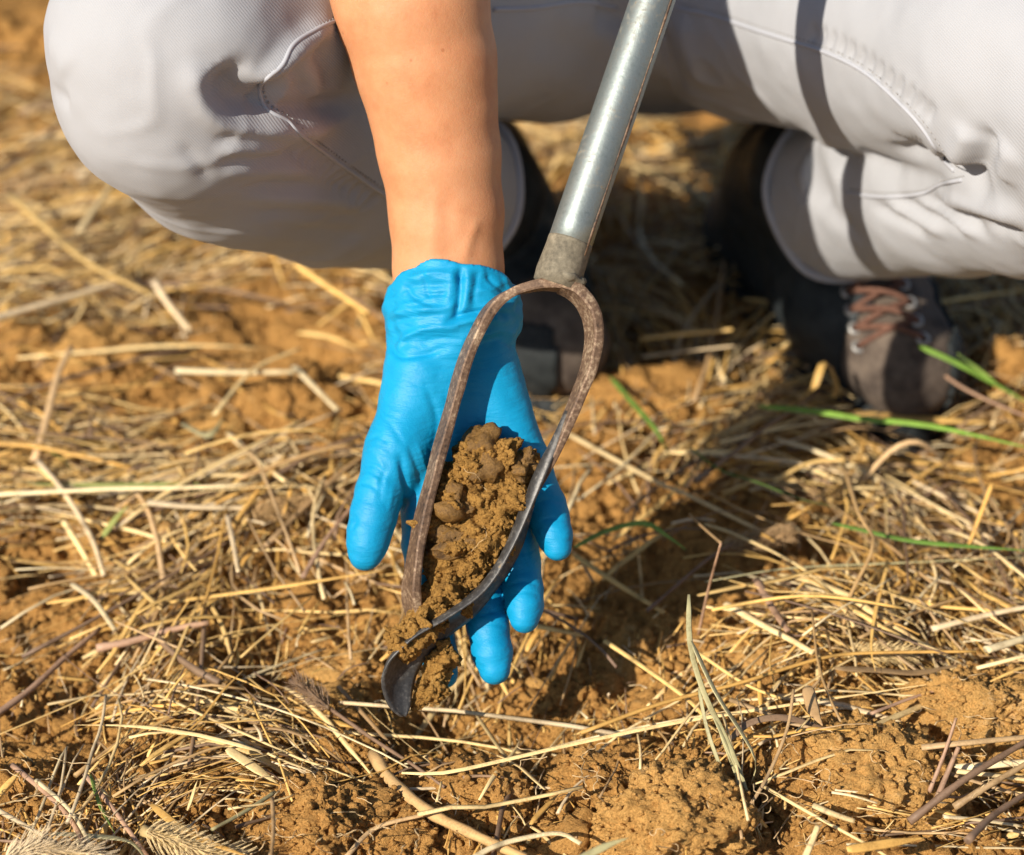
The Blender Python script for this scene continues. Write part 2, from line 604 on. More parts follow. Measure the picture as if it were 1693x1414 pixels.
M['rust'] = steel('rusty_strap', [(0.37, (0.035, 0.025, 0.019)), (0.45, (0.12, 0.072, 0.044)), (0.53, (0.20, 0.125, 0.076)), (0.61, (0.42, 0.31, 0.20))], 0.6, 0.3, None, 32)
M['blade'] = steel('worn_black_steel', [(0.32, (0.035, 0.034, 0.033)), (0.50, (0.085, 0.082, 0.078)), (0.58, (0.13, 0.125, 0.115)), (0.66, (0.34, 0.24, 0.13))], 0.46, 0.55, 0.60, 70)
m, nt, b = mat_new('root_fibre', 0.7, 0.2); b.inputs['Base Color'].default_value = (0.62, 0.45, 0.24, 1); M['root'] = m

def plain(name, c1, c2, rough, scale, spec=0.3, bd=0.001):
    m, nt, b = mat_new(name, rough, spec)
    v = geo_pos(nt, (1, 1, 1))
    n = noise(nt, v, scale, 5, 0.65)
    nt.links.new(ramp(nt, n, [(0.35, c1), (0.65, c2)]), b.inputs['Base Color'])
    bump(nt, b, n, 0.4, bd)
    return m
M['suede'] = plain('brown_suede', (0.060, 0.045, 0.036), (0.17, 0.132, 0.10), 0.95, 45)
M['leather'] = plain('black_leather', (0.012, 0.016, 0.018), (0.030, 0.036, 0.038), 0.6, 80)
M['rubber'] = plain('black_rubber', (0.010, 0.013, 0.014), (0.024, 0.028, 0.028), 0.7, 120)
M['lace'] = plain('orange_lace', (0.10, 0.045, 0.030), (0.17, 0.085, 0.055), 0.8, 300)
M['eyelet'] = steel('eyelet_steel', [(0.3, (0.35, 0.34, 0.32)), (0.6, (0.5, 0.49, 0.46))], 0.5, 0.6)
M['shirt'] = plain('beige_shirt', (0.40, 0.36, 0.30), (0.46, 0.41, 0.35), 0.9, 40)

# ------------------------------------------------------------------ the ground
HOLE = G(850, 1225)
def ground_low(x, y):
    x = np.atleast_1d(np.asarray(x, float)); y = np.atleast_1d(np.asarray(y, float))
    p = np.stack([x, y, np.zeros_like(x)], 1)
    near = np.exp(-((x / 1.6) ** 2 + (y / 1.6) ** 2))
    h = 0.011 * fbm(p / 0.13, 3, 3) * (0.35 + 0.65 * near)
    h += 0.019 * (lumps2(x / 0.055, y / 0.055, 2) - 0.40)
    h -= 0.026 * np.exp(-(((x - HOLE[0]) / 0.065) ** 2 + ((y - HOLE[1]) / 0.05) ** 2))
    return h - 0.004

def ground_full(x, y):
    h = ground_low(x, y)
    p = np.stack([x, y, np.zeros_like(x)], 1)
    msk = np.clip(0.5 + 0.9 * vnoise(p / 0.07, 9), 0.15, 1.2)
    h = h + 0.0135 * msk * lumps2(x / 0.021 + 0.2 * vnoise(p / 0.01, 4), y / 0.021, 5)
    w = p + 0.003 * np.stack([vnoise(p / 0.008, 4), vnoise(p / 0.008, 6), 0 * x], 1)
    h = h + 0.0070 * msk * shards3(w / 0.0105, 5) + 0.0042 * shards3(w / 0.0052, 8) + 0.0018 * shards3(w / 0.0028, 3)
    h = h + 0.0010 * vnoise(p / 0.003, 2) - 0.003
    return h

def axis(core, out):
    far = [core[-1]]; st = core[-1] - core[-2]
    while far[-1] < out:
        st *= 1.20; far.append(far[-1] + st)
    neg = [core[0]]; st = core[1] - core[0]
    while neg[-1] > -out:
        st *= 1.20; neg.append(neg[-1] - st)
    return np.array(neg[:0:-1] + list(core) + far[1:])
gx = axis(np.arange(-0.50, 0.501, 0.0019), 60.0)
ys = [-0.27]
while ys[-1] < 0.95:
    ys.append(ys[-1] + 0.0016 + 0.0032 * min(1, max(0, (ys[-1] + 0.02) / 0.5)))
gy = axis(np.array(ys), 60.0)
X, Y = np.meshgrid(gx, gy, indexing='ij')
x, y = X.ravel(), Y.ravel()
fade = 1 / (1 + (np.maximum(0, np.hypot(x, y) - 1.2) / 1.0) ** 2)
z = ground_full(x, y) * fade
nxg, nyg = len(gx), len(gy)
ii = (np.arange(nxg - 1)[:, None] * nyg + np.arange(nyg - 1)[None]).ravel()
GQ = np.stack([ii, ii + nyg, ii + nyg + 1, ii + 1], 1)
ground = obj('ground', np.stack([x, y, z], 1), GQ, M['soil'])
tag(ground, kind='structure')

# ------------------------------------------------------------------ clods of soil
def ico(sub):
    bm = bmesh.new()
    bmesh.ops.create_icosphere(bm, subdivisions=sub, radius=1.0)
    V = np.array([v.co[:] for v in bm.verts]); Fc = np.array([[v.index for v in f.verts] for f in bm.faces])
    bm.free()
    return V, Fc
ICO = {s: ico(s) for s in (1, 2, 3, 4, 5, 6)}

def crumble(V, seed, s=1.0):
    w = V + 0.0035 * np.stack([vnoise(V / 0.008, seed % 9 + k) for k in range(3)], 1)
    m1 = np.clip(0.65 + 0.9 * vnoise(V / 0.02, seed % 5), 0.1, 1.5)
    m2 = np.clip(0.7 + 0.9 * vnoise(V / 0.012, seed % 5 + 3), 0.15, 1.5)
    d = 0.0060 * lumps3(w / 0.021, seed % 17) + 0.0062 * m1 * shards3(w / 0.0105, seed % 11)
    d = d + 0.0040 * m2 * shards3(w / 0.0052, seed % 7) + 0.0022 * shards3(w / 0.0026, seed % 6 + 2) + 0.0012 * vnoise(V / 0.0016, 3) - 0.002
    return d * s

MARKS = [(200, 420, 'under the knee beside the bare forearm'), (500, 760, 'beside the gloved thumb'), (1450, 760, 'in front of the boot toe'), (850, 1210, 'at the hollow under the scoop'),
         (1430, 1270, 'by the broad crumbly clod'), (1640, 1180, 'by the sandy clod'), (1170, 1150, 'behind the leaning grass tuft'), (290, 930, 'around the flat split clod'),
         (200, 1390, 'by the bristly seed heads'), (1380, 860, 'among the green stems'), (1060, 580, 'behind the auger loop'), (1100, 280, 'under the crotch of the trousers'),
         (60, 1290, 'over the bundle of pinkish straws'), (1100, 960, 'in the shadow of the hand'), (1640, 560, 'beyond the boot toe'), (80, 700, 'around the thick tan stalk'),
         (350, 640, 'near the level pale straw'), (420, 1120, 'between the upright brown stalk and the scoop'), (120, 1120, 'beside the rosy brown stick'), (600, 1380, 'by the thick bent stick'),
         (1560, 960, 'along the level olive blade'), (60, 200, 'beside the knee'), (560, 560, 'next to the glove cuff')]
def near(px, py):
    return min(MARKS, key=lambda m: (m[0] - px) ** 2 + (m[1] - py) ** 2)[2]

def clod_mesh(r, sub, seed, sq=(1, 1, 0.75)):
    V, Fc = ICO[sub]
    V = V.copy()
    V *= (1 + 0.30 * fbm(V * 1.3 + seed, 3, seed % 13))[:, None]
    V *= np.array(sq) * r
    n = V / np.linalg.norm(V, axis=1)[:, None]
    V = V + n * (crumble(V + seed * 0.013, seed) * min(1, 0.35 + r / 0.04) - 0.004)[:, None]
    return V, Fc

def clod(px, py, r, label, mat='soil', sub=5, sq=(1, 1, 0.75), group=None, sink=0.35, rot=0.0):
    p = G(px, py)
    V, Fc = clod_mesh(r, sub, random.randrange(1000), sq)
    c, s = math.cos(rot), math.sin(rot)
    V = V @ np.array([[c, s, 0], [-s, c, 0], [0, 0, 1]])
    z0 = float(ground_low(p[0], p[1])[0])
    o = obj('soil_clod', V, Fc, M[mat])
    # the pixel marks the middle of the clod: step towards the lens by what its height hides
    zc = z0 + r * sq[2] * (1 - 2 * sink) * 0.9
    q = G(px, py, zc)
    o.location = (q[0], q[1], zc)
    o.rotation_euler = (0, 0, 0)
    tag(o, label, 'soil clod', group)
    if r >= 0.022:
        base, Fb = ICO[1]; Vs, Fs = [], []
        up = V[V[:, 2] > -0.3 * r]; up = up[RNG.permutation(len(up))[:4000]].tolist()
        for k in range(int(30000 * r)):
            s_ = 0.0005 + 0.0019 * random.random() ** 3
            Vs.append(np.array(random.choice(up)) + base * (1 + 0.42 * (RNG.random((len(base), 1)) * 2 - 1)) * s_ * np.array([1, random.uniform(.6, 1), random.uniform(.6, 1)]) + np.array([0, 0, s_ * .3])); Fs.append(Fb + k * len(base))
        k = obj('crumbs', np.concatenate(Vs), np.concatenate(Fs), M[mat], None, False)
        k.parent = o; tag(k, kind='stuff')
    return o

clod(1630, 1185, 0.034, 'large sandy clod beneath the dark twigs beyond the crumbly double clod', 'soil_pale', 6, (1.25, 0.9, 0.8))
clod(1430, 1285, 0.036, 'broad crumbly clod beside the leaning tuft of dry grass blades', 'soil_pale', 6, (1.35, 0.95, 0.75))
clod(1330, 1300, 0.024, 'rounded crumbly lump pressed against the broad clod by the dry grass tuft', 'soil', 5)
clod(1110, 1385, 0.038, 'large clod with pale dry face at the foot of the dry grass tuft', 'soil_pale', 6, (1.15, 0.8, 0.75))
clod(1030, 1320, 0.026, 'wide ochre clod just behind the pale faced clod', 'soil', 6, (1.4, 0.9, 0.7))
clod(1150, 1285, 0.022, 'small ochre clod between the wide clod and the dry grass blades', 'soil', 5)
clod(525, 1385, 0.033, 'dark crumbly clod threaded with fine roots beside the thick brown stick', 'soil', 6, (1.2, 1.0, 0.8))
clod(570, 1255, 0.022, 'ochre clod under the wiry stalks below the scoop tip', 'soil', 6, (1.2, 0.9, 0.7))
clod(40, 1330, 0.024, 'crumbly clod under the crossing pinkish straws beside the bristly seed heads', 'soil', 5, (1.2, 1, .8))
clod(90, 1275, 0.020, 'small crumbly clod touching a thin upright straw', 'soil', 5)
clod(290, 905, 0.032, 'flat split clod with a dark straight crack, lying amid straw', 'soil_pale', 5, (1.5, 1.0, 0.45))
clod(660, 1400, 0.022, 'ochre clod lying right under the thick brown stick', 'soil', 5)
clod(800, 1345, 0.026, 'crumbly clod between the thick brown stick and the straight pale straw', 'soil', 5)
clod(890, 1210, 0.026, 'orange clod in the hollow below the blue fingertips', 'soil', 5, (1.2, 0.9, .8))
clod(950, 1165, 0.022, 'orange clod at the shaded rim of the hollow', 'soil', 5)
clod(165, 600, 0.030, 'weathered clod half covered by straw near the knee', 'soil_pale', 5, (1.3, 1, .7))
clod(470, 690, 0.036, 'broad ochre clod bare of straw beside the gloved thumb', 'soil', 5, (1.2, 1, .75))
clod(540, 780, 0.026, 'round ochre clod next to the gloved thumb', 'soil', 5)
clod(1090, 690, 0.036, 'bright ochre clod behind the little finger', 'soil', 5, (1.3, 1, .7))
clod(970, 760, 0.026, 'small bright ochre clod close beside the little finger', 'soil', 4)
clod(1660, 620, 0.03, 'ochre clod behind the green grass stems', 'soil', 4)
clod(1300, 760, 0.024, 'shaded clod in front of the brown boot toe', 'soil', 4)
for i in range(80):
    px, py = random.uniform(-40, 1740), (random.uniform(560, 1400) if i % 2 else random.uniform(1080, 1410))
    rr = random.uniform(0.009, 0.017); hz = random.uniform(.6, .85)
    clod(px, py, rr, ('tiny ' if rr < 0.0115 else 'small ') + ('flat' if hz < .7 else 'round') + ' loose soil lump ' + near(px, py), random.choice(['soil', 'soil', 'soil_pale']), 4,
         (random.uniform(.9, 1.4), 1, hz), 'small soil lumps', 0.3)
for i in range(16):
    px, py = random.gauss(880, 95), random.gauss(1215, 45)
    clod(px, py, random.uniform(0.008, 0.014), 'small orange soil lump lying in the hollow under the scoop', 'soil', 4,
         (random.uniform(.9, 1.3), 1, random.uniform(.7, .95)), 'soil lumps in the hollow', 0.3)

# loose crumbs, thousands of them
def crumb_field(n, sampler, smin, smax):
    Vs, Fs = [], []; off = 0
    base, Fb = ICO[1]
    for i in range(n):
        x_, y_ = sampler()
        s = smin + (smax - smin) * random.random() ** 2.8
        V = base * (1 + 0.42 * (RNG.random((len(base), 1)) * 2 - 1)) * s * np.array([1, random.uniform(.7, 1.1), random.uniform(.6, .95)])
        Vs.append((V, x_, y_, s)); Fs.append(Fb + off); off += len(base)
    zz = ground_full(np.array([v[1] for v in Vs]), np.array([v[2] for v in Vs]))
    V = np.concatenate([v[0] + np.array([v[1], v[2], q + v[3] * 0.35]) for v, q in zip(Vs, zz)])
    return V, np.concatenate(Fs)
def near_spot():
    p = G(random.uniform(-60, 1750), 1414 - 800 * random.random() ** 1.5)
    return p[0], p[1]
V, Fc = crumb_field(12000, near_spot, 0.0006, 0.0042)
tag(obj('soil_crumbs', V, Fc, M['soil'], smooth=False), 'loose ochre soil crumbs strewn over the ground', 'soil crumbs', kind='stuff')

# ------------------------------------------------------------------ the person
person = empty('person', G(1150, 560))
tag(person, 'person squatting in light grey work trousers, boots and a blue glove', 'person')
PL = Vector(person.location)

# --- trousers
thA = [(W(300, 70, 1.205), 0.066), (W(380, 20, 1.245), 0.069), (W(550, -12, 1.350), 0.077), (W(700, -30, 1.425), 0.082), (W(900, -30, 1.53), 0.085), (W(1040, -50, 1.62), 0.088)]
caA = [(W(296, 130, 1.215), 0.064), (W(390, 195, 1.285), 0.066), (W(545, 250, 1.365), 0.062), (W(735, 320, 1.50), 0.052)]
thB = [(W(1130, -50, 1.62), 0.088), (W(1260, -20, 1.52), 0.080), (W(1480, 25, 1.40), 0.078), (W(1720, 105, 1.28), 0.074), (W(1870, 180, 1.22), 0.066)]
caB = [(W(1860, 225, 1.235), 0.062), (W(1740, 275, 1.32), 0.060), (W(1590, 292, 1.41), 0.056), (W(1395, 322, 1.55), 0.054)]
pelvis = [(W(1000, -70, 1.66), 0.10), (W(1160, -70, 1.66), 0.10), (W(1075, -120, 1.68), 0.11), (W(1075, -330, 1.70), 0.12)]
_a = np.array([p - r - 0.012 for p, r in thA + caA + thB + caB + pelvis]).min(0)
_b = np.array([p + r + 0.012 for p, r in thA + caA + thB + caB + pelvis]).max(0)
HT = 0.0024
def leg(th, ca):
    g = Field(_a, _b, HT)
    for i in range(len(th) - 1):
        g.cone(th[i][0], th[i + 1][0], th[i][1], th[i + 1][1], 0.012)
    c = Field(_a, _b, HT)
    for i in range(len(ca) - 1):
        cut = None; inner = None
        if i == len(ca) - 2:
            ax = ca[i + 1][0] - ca[i][0]; ax = ax / np.linalg.norm(ax)
            cut = (ca[i + 1][0], ax); inner = 0.004
        c.cone(ca[i][0], ca[i + 1][0], ca[i][1], ca[i + 1][1], 0.010, cut=cut, inner=inner)
    g.union(c, 0.004)
    return g
fl = leg(thA, caA)
fl.union(leg(thB, caB), 0.012)
fl.cone(pelvis[0][0], pelvis[1][0], 0.10, 0.10, 0.03)
fl.cone(pelvis[2][0], pelvis[3][0], 0.11, 0.12, 0.04)
V, Q = fl.mesh()
V = smooth_mesh(V, Q, 2)
tree = bvh(V, Q)
N = normals(V, Q)
folds = [
    # behind the knee: one deep valley with a lip of cloth under it
    ([(356, 112), (384, 148), (425, 166), (480, 168)], -0.0130, 0.0115),
    ([(345, 160), (390, 186), (435, 190), (480, 183), (530, 177), (585, 168)], -0.0070, 0.0055),
    ([(318, 95), (326, 140), (350, 182), (400, 206), (470, 214), (530, 209), (580, 192)], 0.0060, 0.0065),
    ([(398, 118), (428, 134), (450, 122), (475, 92), (510, 60), (550, 38)], 0.0070, 0.0055),
    ([(485, 105), (500, 138), (520, 168)], -0.0040, 0.0040), ([(518, 70), (540, 112), (552, 156)], -0.0035, 0.0055),
    ([(450, 140), (480, 152), (510, 158)], -0.0025, 0.0045),
    ([(350, 232), (410, 229), (490, 236)], -0.0024, 0.0042), ([(350, 246), (410, 243), (480, 246)], 0.0024, 0.0045),
    ([(360, 268), (430, 264), (510, 258)], -0.0026, 0.0045), ([(370, 284), (450, 281), (530, 284)], 0.0020, 0.0050),
    ([(385, 312), (480, 310), (600, 322)], -0.0026, 0.0055), ([(400, 330), (500, 330), (620, 340)], 0.0022, 0.0055),
    ([(410, 356), (500, 356), (620, 366)], -0.0020, 0.0055), ([(430, 385), (520, 385), (620, 394)], -0.0020, 0.0070),
    ([(300, 235), (330, 275), (345, 300)], -0.0012, 0.0030),
    ([(78, 150), (98, 156), (118, 170)], -0.0022, 0.0050), ([(80, 70), (100, 95), (115, 125)], 0.0020, 0.010),
    # the other leg
    ([(1470, 248), (1520, 268), (1560, 285), (1600, 300), (1640, 322)], -0.0090, 0.0075),
    ([(1545, 268), (1592, 290), (1640, 304)], -0.0075, 0.0085),
    ([(1560, 318), (1625, 338), (1700, 350)], 0.0065, 0.0085), ([(1575, 350), (1630, 366), (1700, 382)], -0.0060, 0.0065),
    ([(1642, 225), (1624, 258), (1616, 296)], -0.0065, 0.008), ([(1600, 215), (1590, 245), (1572, 270)], 0.0045, 0.008),
    ([(1670, 240), (1660, 270), (1664, 300)], 0.004, 0.008), ([(1475, 232), (1505, 246), (1530, 238)], -0.004, 0.007),
    ([(1440, 336), (1490, 362), (1535, 392)], -0.0036, 0.0045), ([(1485, 330), (1540, 357), (1595, 394)], -0.0038, 0.0045),
    ([(1525, 328), (1575, 355), (1635, 390)], -0.0038, 0.0045), ([(1465, 334), (1515, 360), (1565, 392)], 0.0030, 0.0045),
    ([(1505, 330), (1558, 356), (1615, 392)], 0.0030, 0.0045), ([(1545, 322), (1600, 352), (1660, 384)], 0.0028, 0.006),
    ([(1420, 245), (1460, 262), (1500, 290)], -0.0025, 0.009), ([(1330, 235), (1345, 290), (1370, 340)], -0.004, 0.010),
    ([(1365, 215), (1378, 270), (1400, 310)], 0.004, 0.009), ([(1300, 260), (1350, 330), (1440, 400)], -0.003, 0.009),
    ([(1090, 40), (1105, 100), (1125, 160)], -0.005, 0.009), ([(1130, 20), (1145, 90), (1170, 150)], 0.004, 0.009),
    ([(980, 10), (1030, 30), (1080, 70)], -0.006, 0.011), ([(880, 60), (960, 90), (1060, 140)], -0.003, 0.014),
]
for i in range(13):        # gathers along the seams
    t = i / 12
    a = (1340 + 190 * t, 72 + 130 * t ** 1.4); folds.append(([a, (a[0] + 12, a[1] - 30)], -0.0026, 0.0030))
    a = (500 + 125 * t, 228 + 92 * t); folds.append(([a, (a[0] - 28, a[1] + 30)], -0.0028, 0.0032))
D = fold_field(V, tree, folds)
D += 0.0018 * fbm(V / 0.07, 2, 5) + 0.0006 * fbm(V / 0.018, 2, 8)
D += 0.0022 * np.clip(0.22 - np.abs(fbm(V / np.array([0.075, 0.055, 0.040]), 2, 12)), 0, 1) * np.clip(0.15 + vnoise(V / 0.09, 15), 0, 1) / 0.22
V = V + N * D[:, None]
V = smooth_mesh(V, Q, 3)
trousers = obj('trousers', V, Q, M['cloth'], person)
TT = bvh(V, Q)
def seam(name, pix, r, mat, parent, n=60, off=0.0, dash=False):
    P = on_surface(TT, pix, n)
    P = P + (CAM - P) / np.linalg.norm(CAM - P, axis=1)[:, None] * off
    keep = [0]
    for i in range(1, len(P)):
        if np.linalg.norm(P[i] - P[keep[-1]]) < 0.05: keep.append(i)
    P = P[keep]
    for _ in range(2):
        P[1:-1] = 0.25 * P[:-2] + 0.5 * P[1:-1] + 0.25 * P[2:]
    if not dash:
        Vt, Ft = tube(P, r, 6)
        return obj(name, Vt, Ft, mat, parent)
    Vs, Fs, o_ = [], [], 0
    S = resample(P, len(P) * 6)
    for i in range(0, len(S) - 3, 5):
        Vt, Ft = tube(S[i:i + 3], r, 4)
        Vs.append(Vt); Fs += [tuple(v + o_ for v in f) for f in Ft]; o_ += len(Vt)
    return obj(name, np.concatenate(Vs), Fs, mat, parent)
sA = [(585, 22), (556, 34), (521, 50), (485, 74), (467, 108), (443, 128), (430, 142), (432, 163), (440, 180), (456, 190), (476, 200), (489, 215), (521, 241), (574, 280), (634, 322), (680, 352)]
sB = [(1120, 14), (1180, 27), (1252, 51), (1306, 68), (1367, 88), (1428, 119), (1482, 166), (1523, 210), (1557, 261), (1578, 283)]
sB2 = [(1400, 320), (1440, 325), (1472, 326), (1523, 321), (1557, 305), (1590, 298)]
for s_ in (sA, sB, sB2):
    seam('seam', s_, 0.0012, M['seam'], trousers, 120, -0.0002)
    seam('stitching', [(a + 5, b - 7) for a, b in s_], 0.00045, M['stitch'], trousers, 70, 0.0002, True)
seam('seam', [(815, 16), (880, 14), (960, 4), (1020, 14)], 0.0014, M['seam'], trousers, 30)
seam('seam', [(1095, 60), (1105, 110), (1120, 165)], 0.0014, M['seam'], trousers, 20)
# hems
for ca in (caA, caB):
    c_, r_ = ca[-1]; ax = ca[-1][0] - ca[-2][0]; ax /= np.linalg.norm(ax)
    e1 = np.cross(ax, [0, 0, 1]); e1 /= np.linalg.norm(e1); e2 = np.cross(ax, e1)
    t_ = np.linspace(0, 2 * math.pi, 49)
    P = c_ - ax * 0.002 + (r_ + 0.0012) * (np.cos(t_)[:, None] * e1 + np.sin(t_)[:, None] * e2)
    P = P + 0.0015 * np.stack([np.sin(5 * t_)] * 3, 1) * 0.6
    Vt, Ft = tube(P, 0.0026, 8, cap=False)
    obj('hem', Vt, Ft, M['seam'], trousers)

# --- bare forearm (the body), running on into the glove and up to the shoulder
NZ = -FW
fb = Field(*(lambda a: (a.min(0), a.max(0)))(np.array([L(480, 640, 200), L(900, -420, 200), L(480, 640, -260), L(900, -420, -260)])), 0.0017)
arm = [(748, 640, -108, 70, .62), (744, 540, -112, 86, .72), (741, 445, -114, 92, .78), (736, 350, -102, 96, .84), (728, 250, -80, 102, .86), (702, 100, -40, 120, .84), (680, 0, -14, 129, .84), (635, -160, 20, 140, .86), (590, -330, 40, 132, .95)]
for a, b_ in zip(arm[:-1], arm[1:]):
    fb.cone(L(*a[:3]), L(*b_[:3]), a[3] * U, b_[3] * U, 0.004, (NZ, (a[4] + b_[4]) / 2))
V, Q = fb.mesh()
V = smooth_mesh(V, Q, 3)
tr = bvh(V, Q); N = normals(V, Q)
D = fold_field(V, tr, [([(712, 440), (716, 380), (722, 300)], 0.0006, 0.004), ([(742, 440), (742, 380), (738, 320)], -0.0005, 0.004),
                       ([(766, 440), (775, 400), (790, 360)], 0.0009, 0.003), ([(690, 440), (694, 380), (700, 300)], -0.0004, 0.004)])
D += 0.0006 * fbm(V / 0.03, 2, 1)
V = V + N * D[:, None]
body = obj('body', V, Q, M['skin'], person)

# --- glove
lo = np.array([L(560, 1160, 30), L(970, 420, 30), L(560, 1160, -190), L(970, 420, -190)])
blo, bhi = lo.min(0) - 0.004, lo.max(0) + 0.004
HG = 0.0010
fg = Field(blo, bhi, HG)
def hp(*a): return L(*a)
# wrist and palm
fg.cone(hp(747, 560, -110), hp(750, 640, -104), 97 * U, 100 * U, 0.010, (NZ, 0.62))
for a, b_, ra, rb in (((705, 610, -102), (702, 800, -97), 52, 44), ((742, 610, -108), (757, 815, -110), 54, 46),
                      ((778, 610, -108), (814, 805, -110), 52, 44), ((806, 620, -100), (868, 768, -95), 54, 42),
                      ((695, 620, -88), (655, 745, -62), 58, 46)):
    fg.cone(hp(*a), hp(*b_), ra * U, rb * U, 0.011)
# fingers, each blended into the palm only
def finger(pts, kp):
    f = Field(blo, bhi, HG)
    for (a, b_) in zip(pts[:-1], pts[1:]):
        f.cone(hp(*a[:3]), hp(*b_[:3]), a[3] * U, b_[3] * U, 0.0025)
    FING.append((f, kp))
FING = []
finger([(655, 745, -62, 46), (628, 815, -42, 40), (618, 850, -34, 39), (611, 880, -28, 36), (607, 902, -26, 33), (604, 918, -26, 26)], 0.010)
finger([(702, 800, -97, 43), (703, 900, -102, 38), (708, 935, -100, 38), (716, 1025, -108, 33), (727, 1085, -106, 30), (733, 1114, -104, 24)], 0.005)
finger([(757, 815, -110, 45), (785, 935, -118, 39), (790, 960, -115, 39), (800, 1005, -104, 36), (807, 1035, -94, 35), (814, 1080, -80, 33), (818, 1106, -73, 26)], 0.005)
finger([(814, 805, -110, 43), (852, 905, -112, 37), (857, 930, -108, 37), (865, 975, -88, 33), (867, 1002, -72, 31), (867, 1021, -64, 25)], 0.005)
finger([(868, 768, -95, 40), (902, 838, -88, 34), (908, 858, -82, 33), (917, 886, -66, 29), (922, 905, -58, 23)], 0.005)
palm = fg.F.copy()
for f_, kp_ in FING:
    f_.union(type('o', (), {'F': palm}), kp_)
    fg.F = np.minimum(fg.F, f_.F)
# cuff: flared, cut along its rim and hollow round the arm
cuff = Field(blo, bhi, HG)
rim_p = hp(748, 446, -110); rim_n = (UP * 0.95 + RT * 0.03 - FW * -0.10); rim_n = rim_n / np.linalg.norm(rim_n)
cuff.cone(hp(742, 430, -112), hp(748, 520, -112), 101 * U, 112 * U, 0.004, (NZ, 0.80))
cuff.cone(hp(748, 520, -112), hp(748, 575, -110), 112 * U, 98 * U, 0.006, (NZ, 0.76))
fg.union(cuff, 0.005)
s_all = tuple(slice(None) for _ in range(3))
Xg, Yg, Zg = fg.pts(s_all)
qx = (Xg - rim_p[0]); qy = (Yg - rim_p[1]); qz = (Zg - rim_p[2])
pl = qx * rim_n[0] + qy * rim_n[1] + qz * rim_n[2]
lat = qx / (105 * U)
pl = pl + 0.0085 * np.abs(lat) ** 2.6 + 0.0012 * np.sin(lat * 5.0)
inn = Field(blo, bhi, HG)
for a, b_ in zip(arm[1:3], arm[2:4]):
    inn.cone(L(*a[:3]), L(*b_[:3]), (a[3] + 2) * U, (b_[3] + 2) * U, 0.002, (NZ, (a[4] + b_[4]) / 2))
fg.F = np.maximum(np.maximum(fg.F, pl), -np.where(pl > -0.02, inn.F, 1e3)).astype(np.float32)
V, Q = fg.mesh()
V = smooth_mesh(V, Q, 3)
tr = bvh(V, Q); N = normals(V, Q)
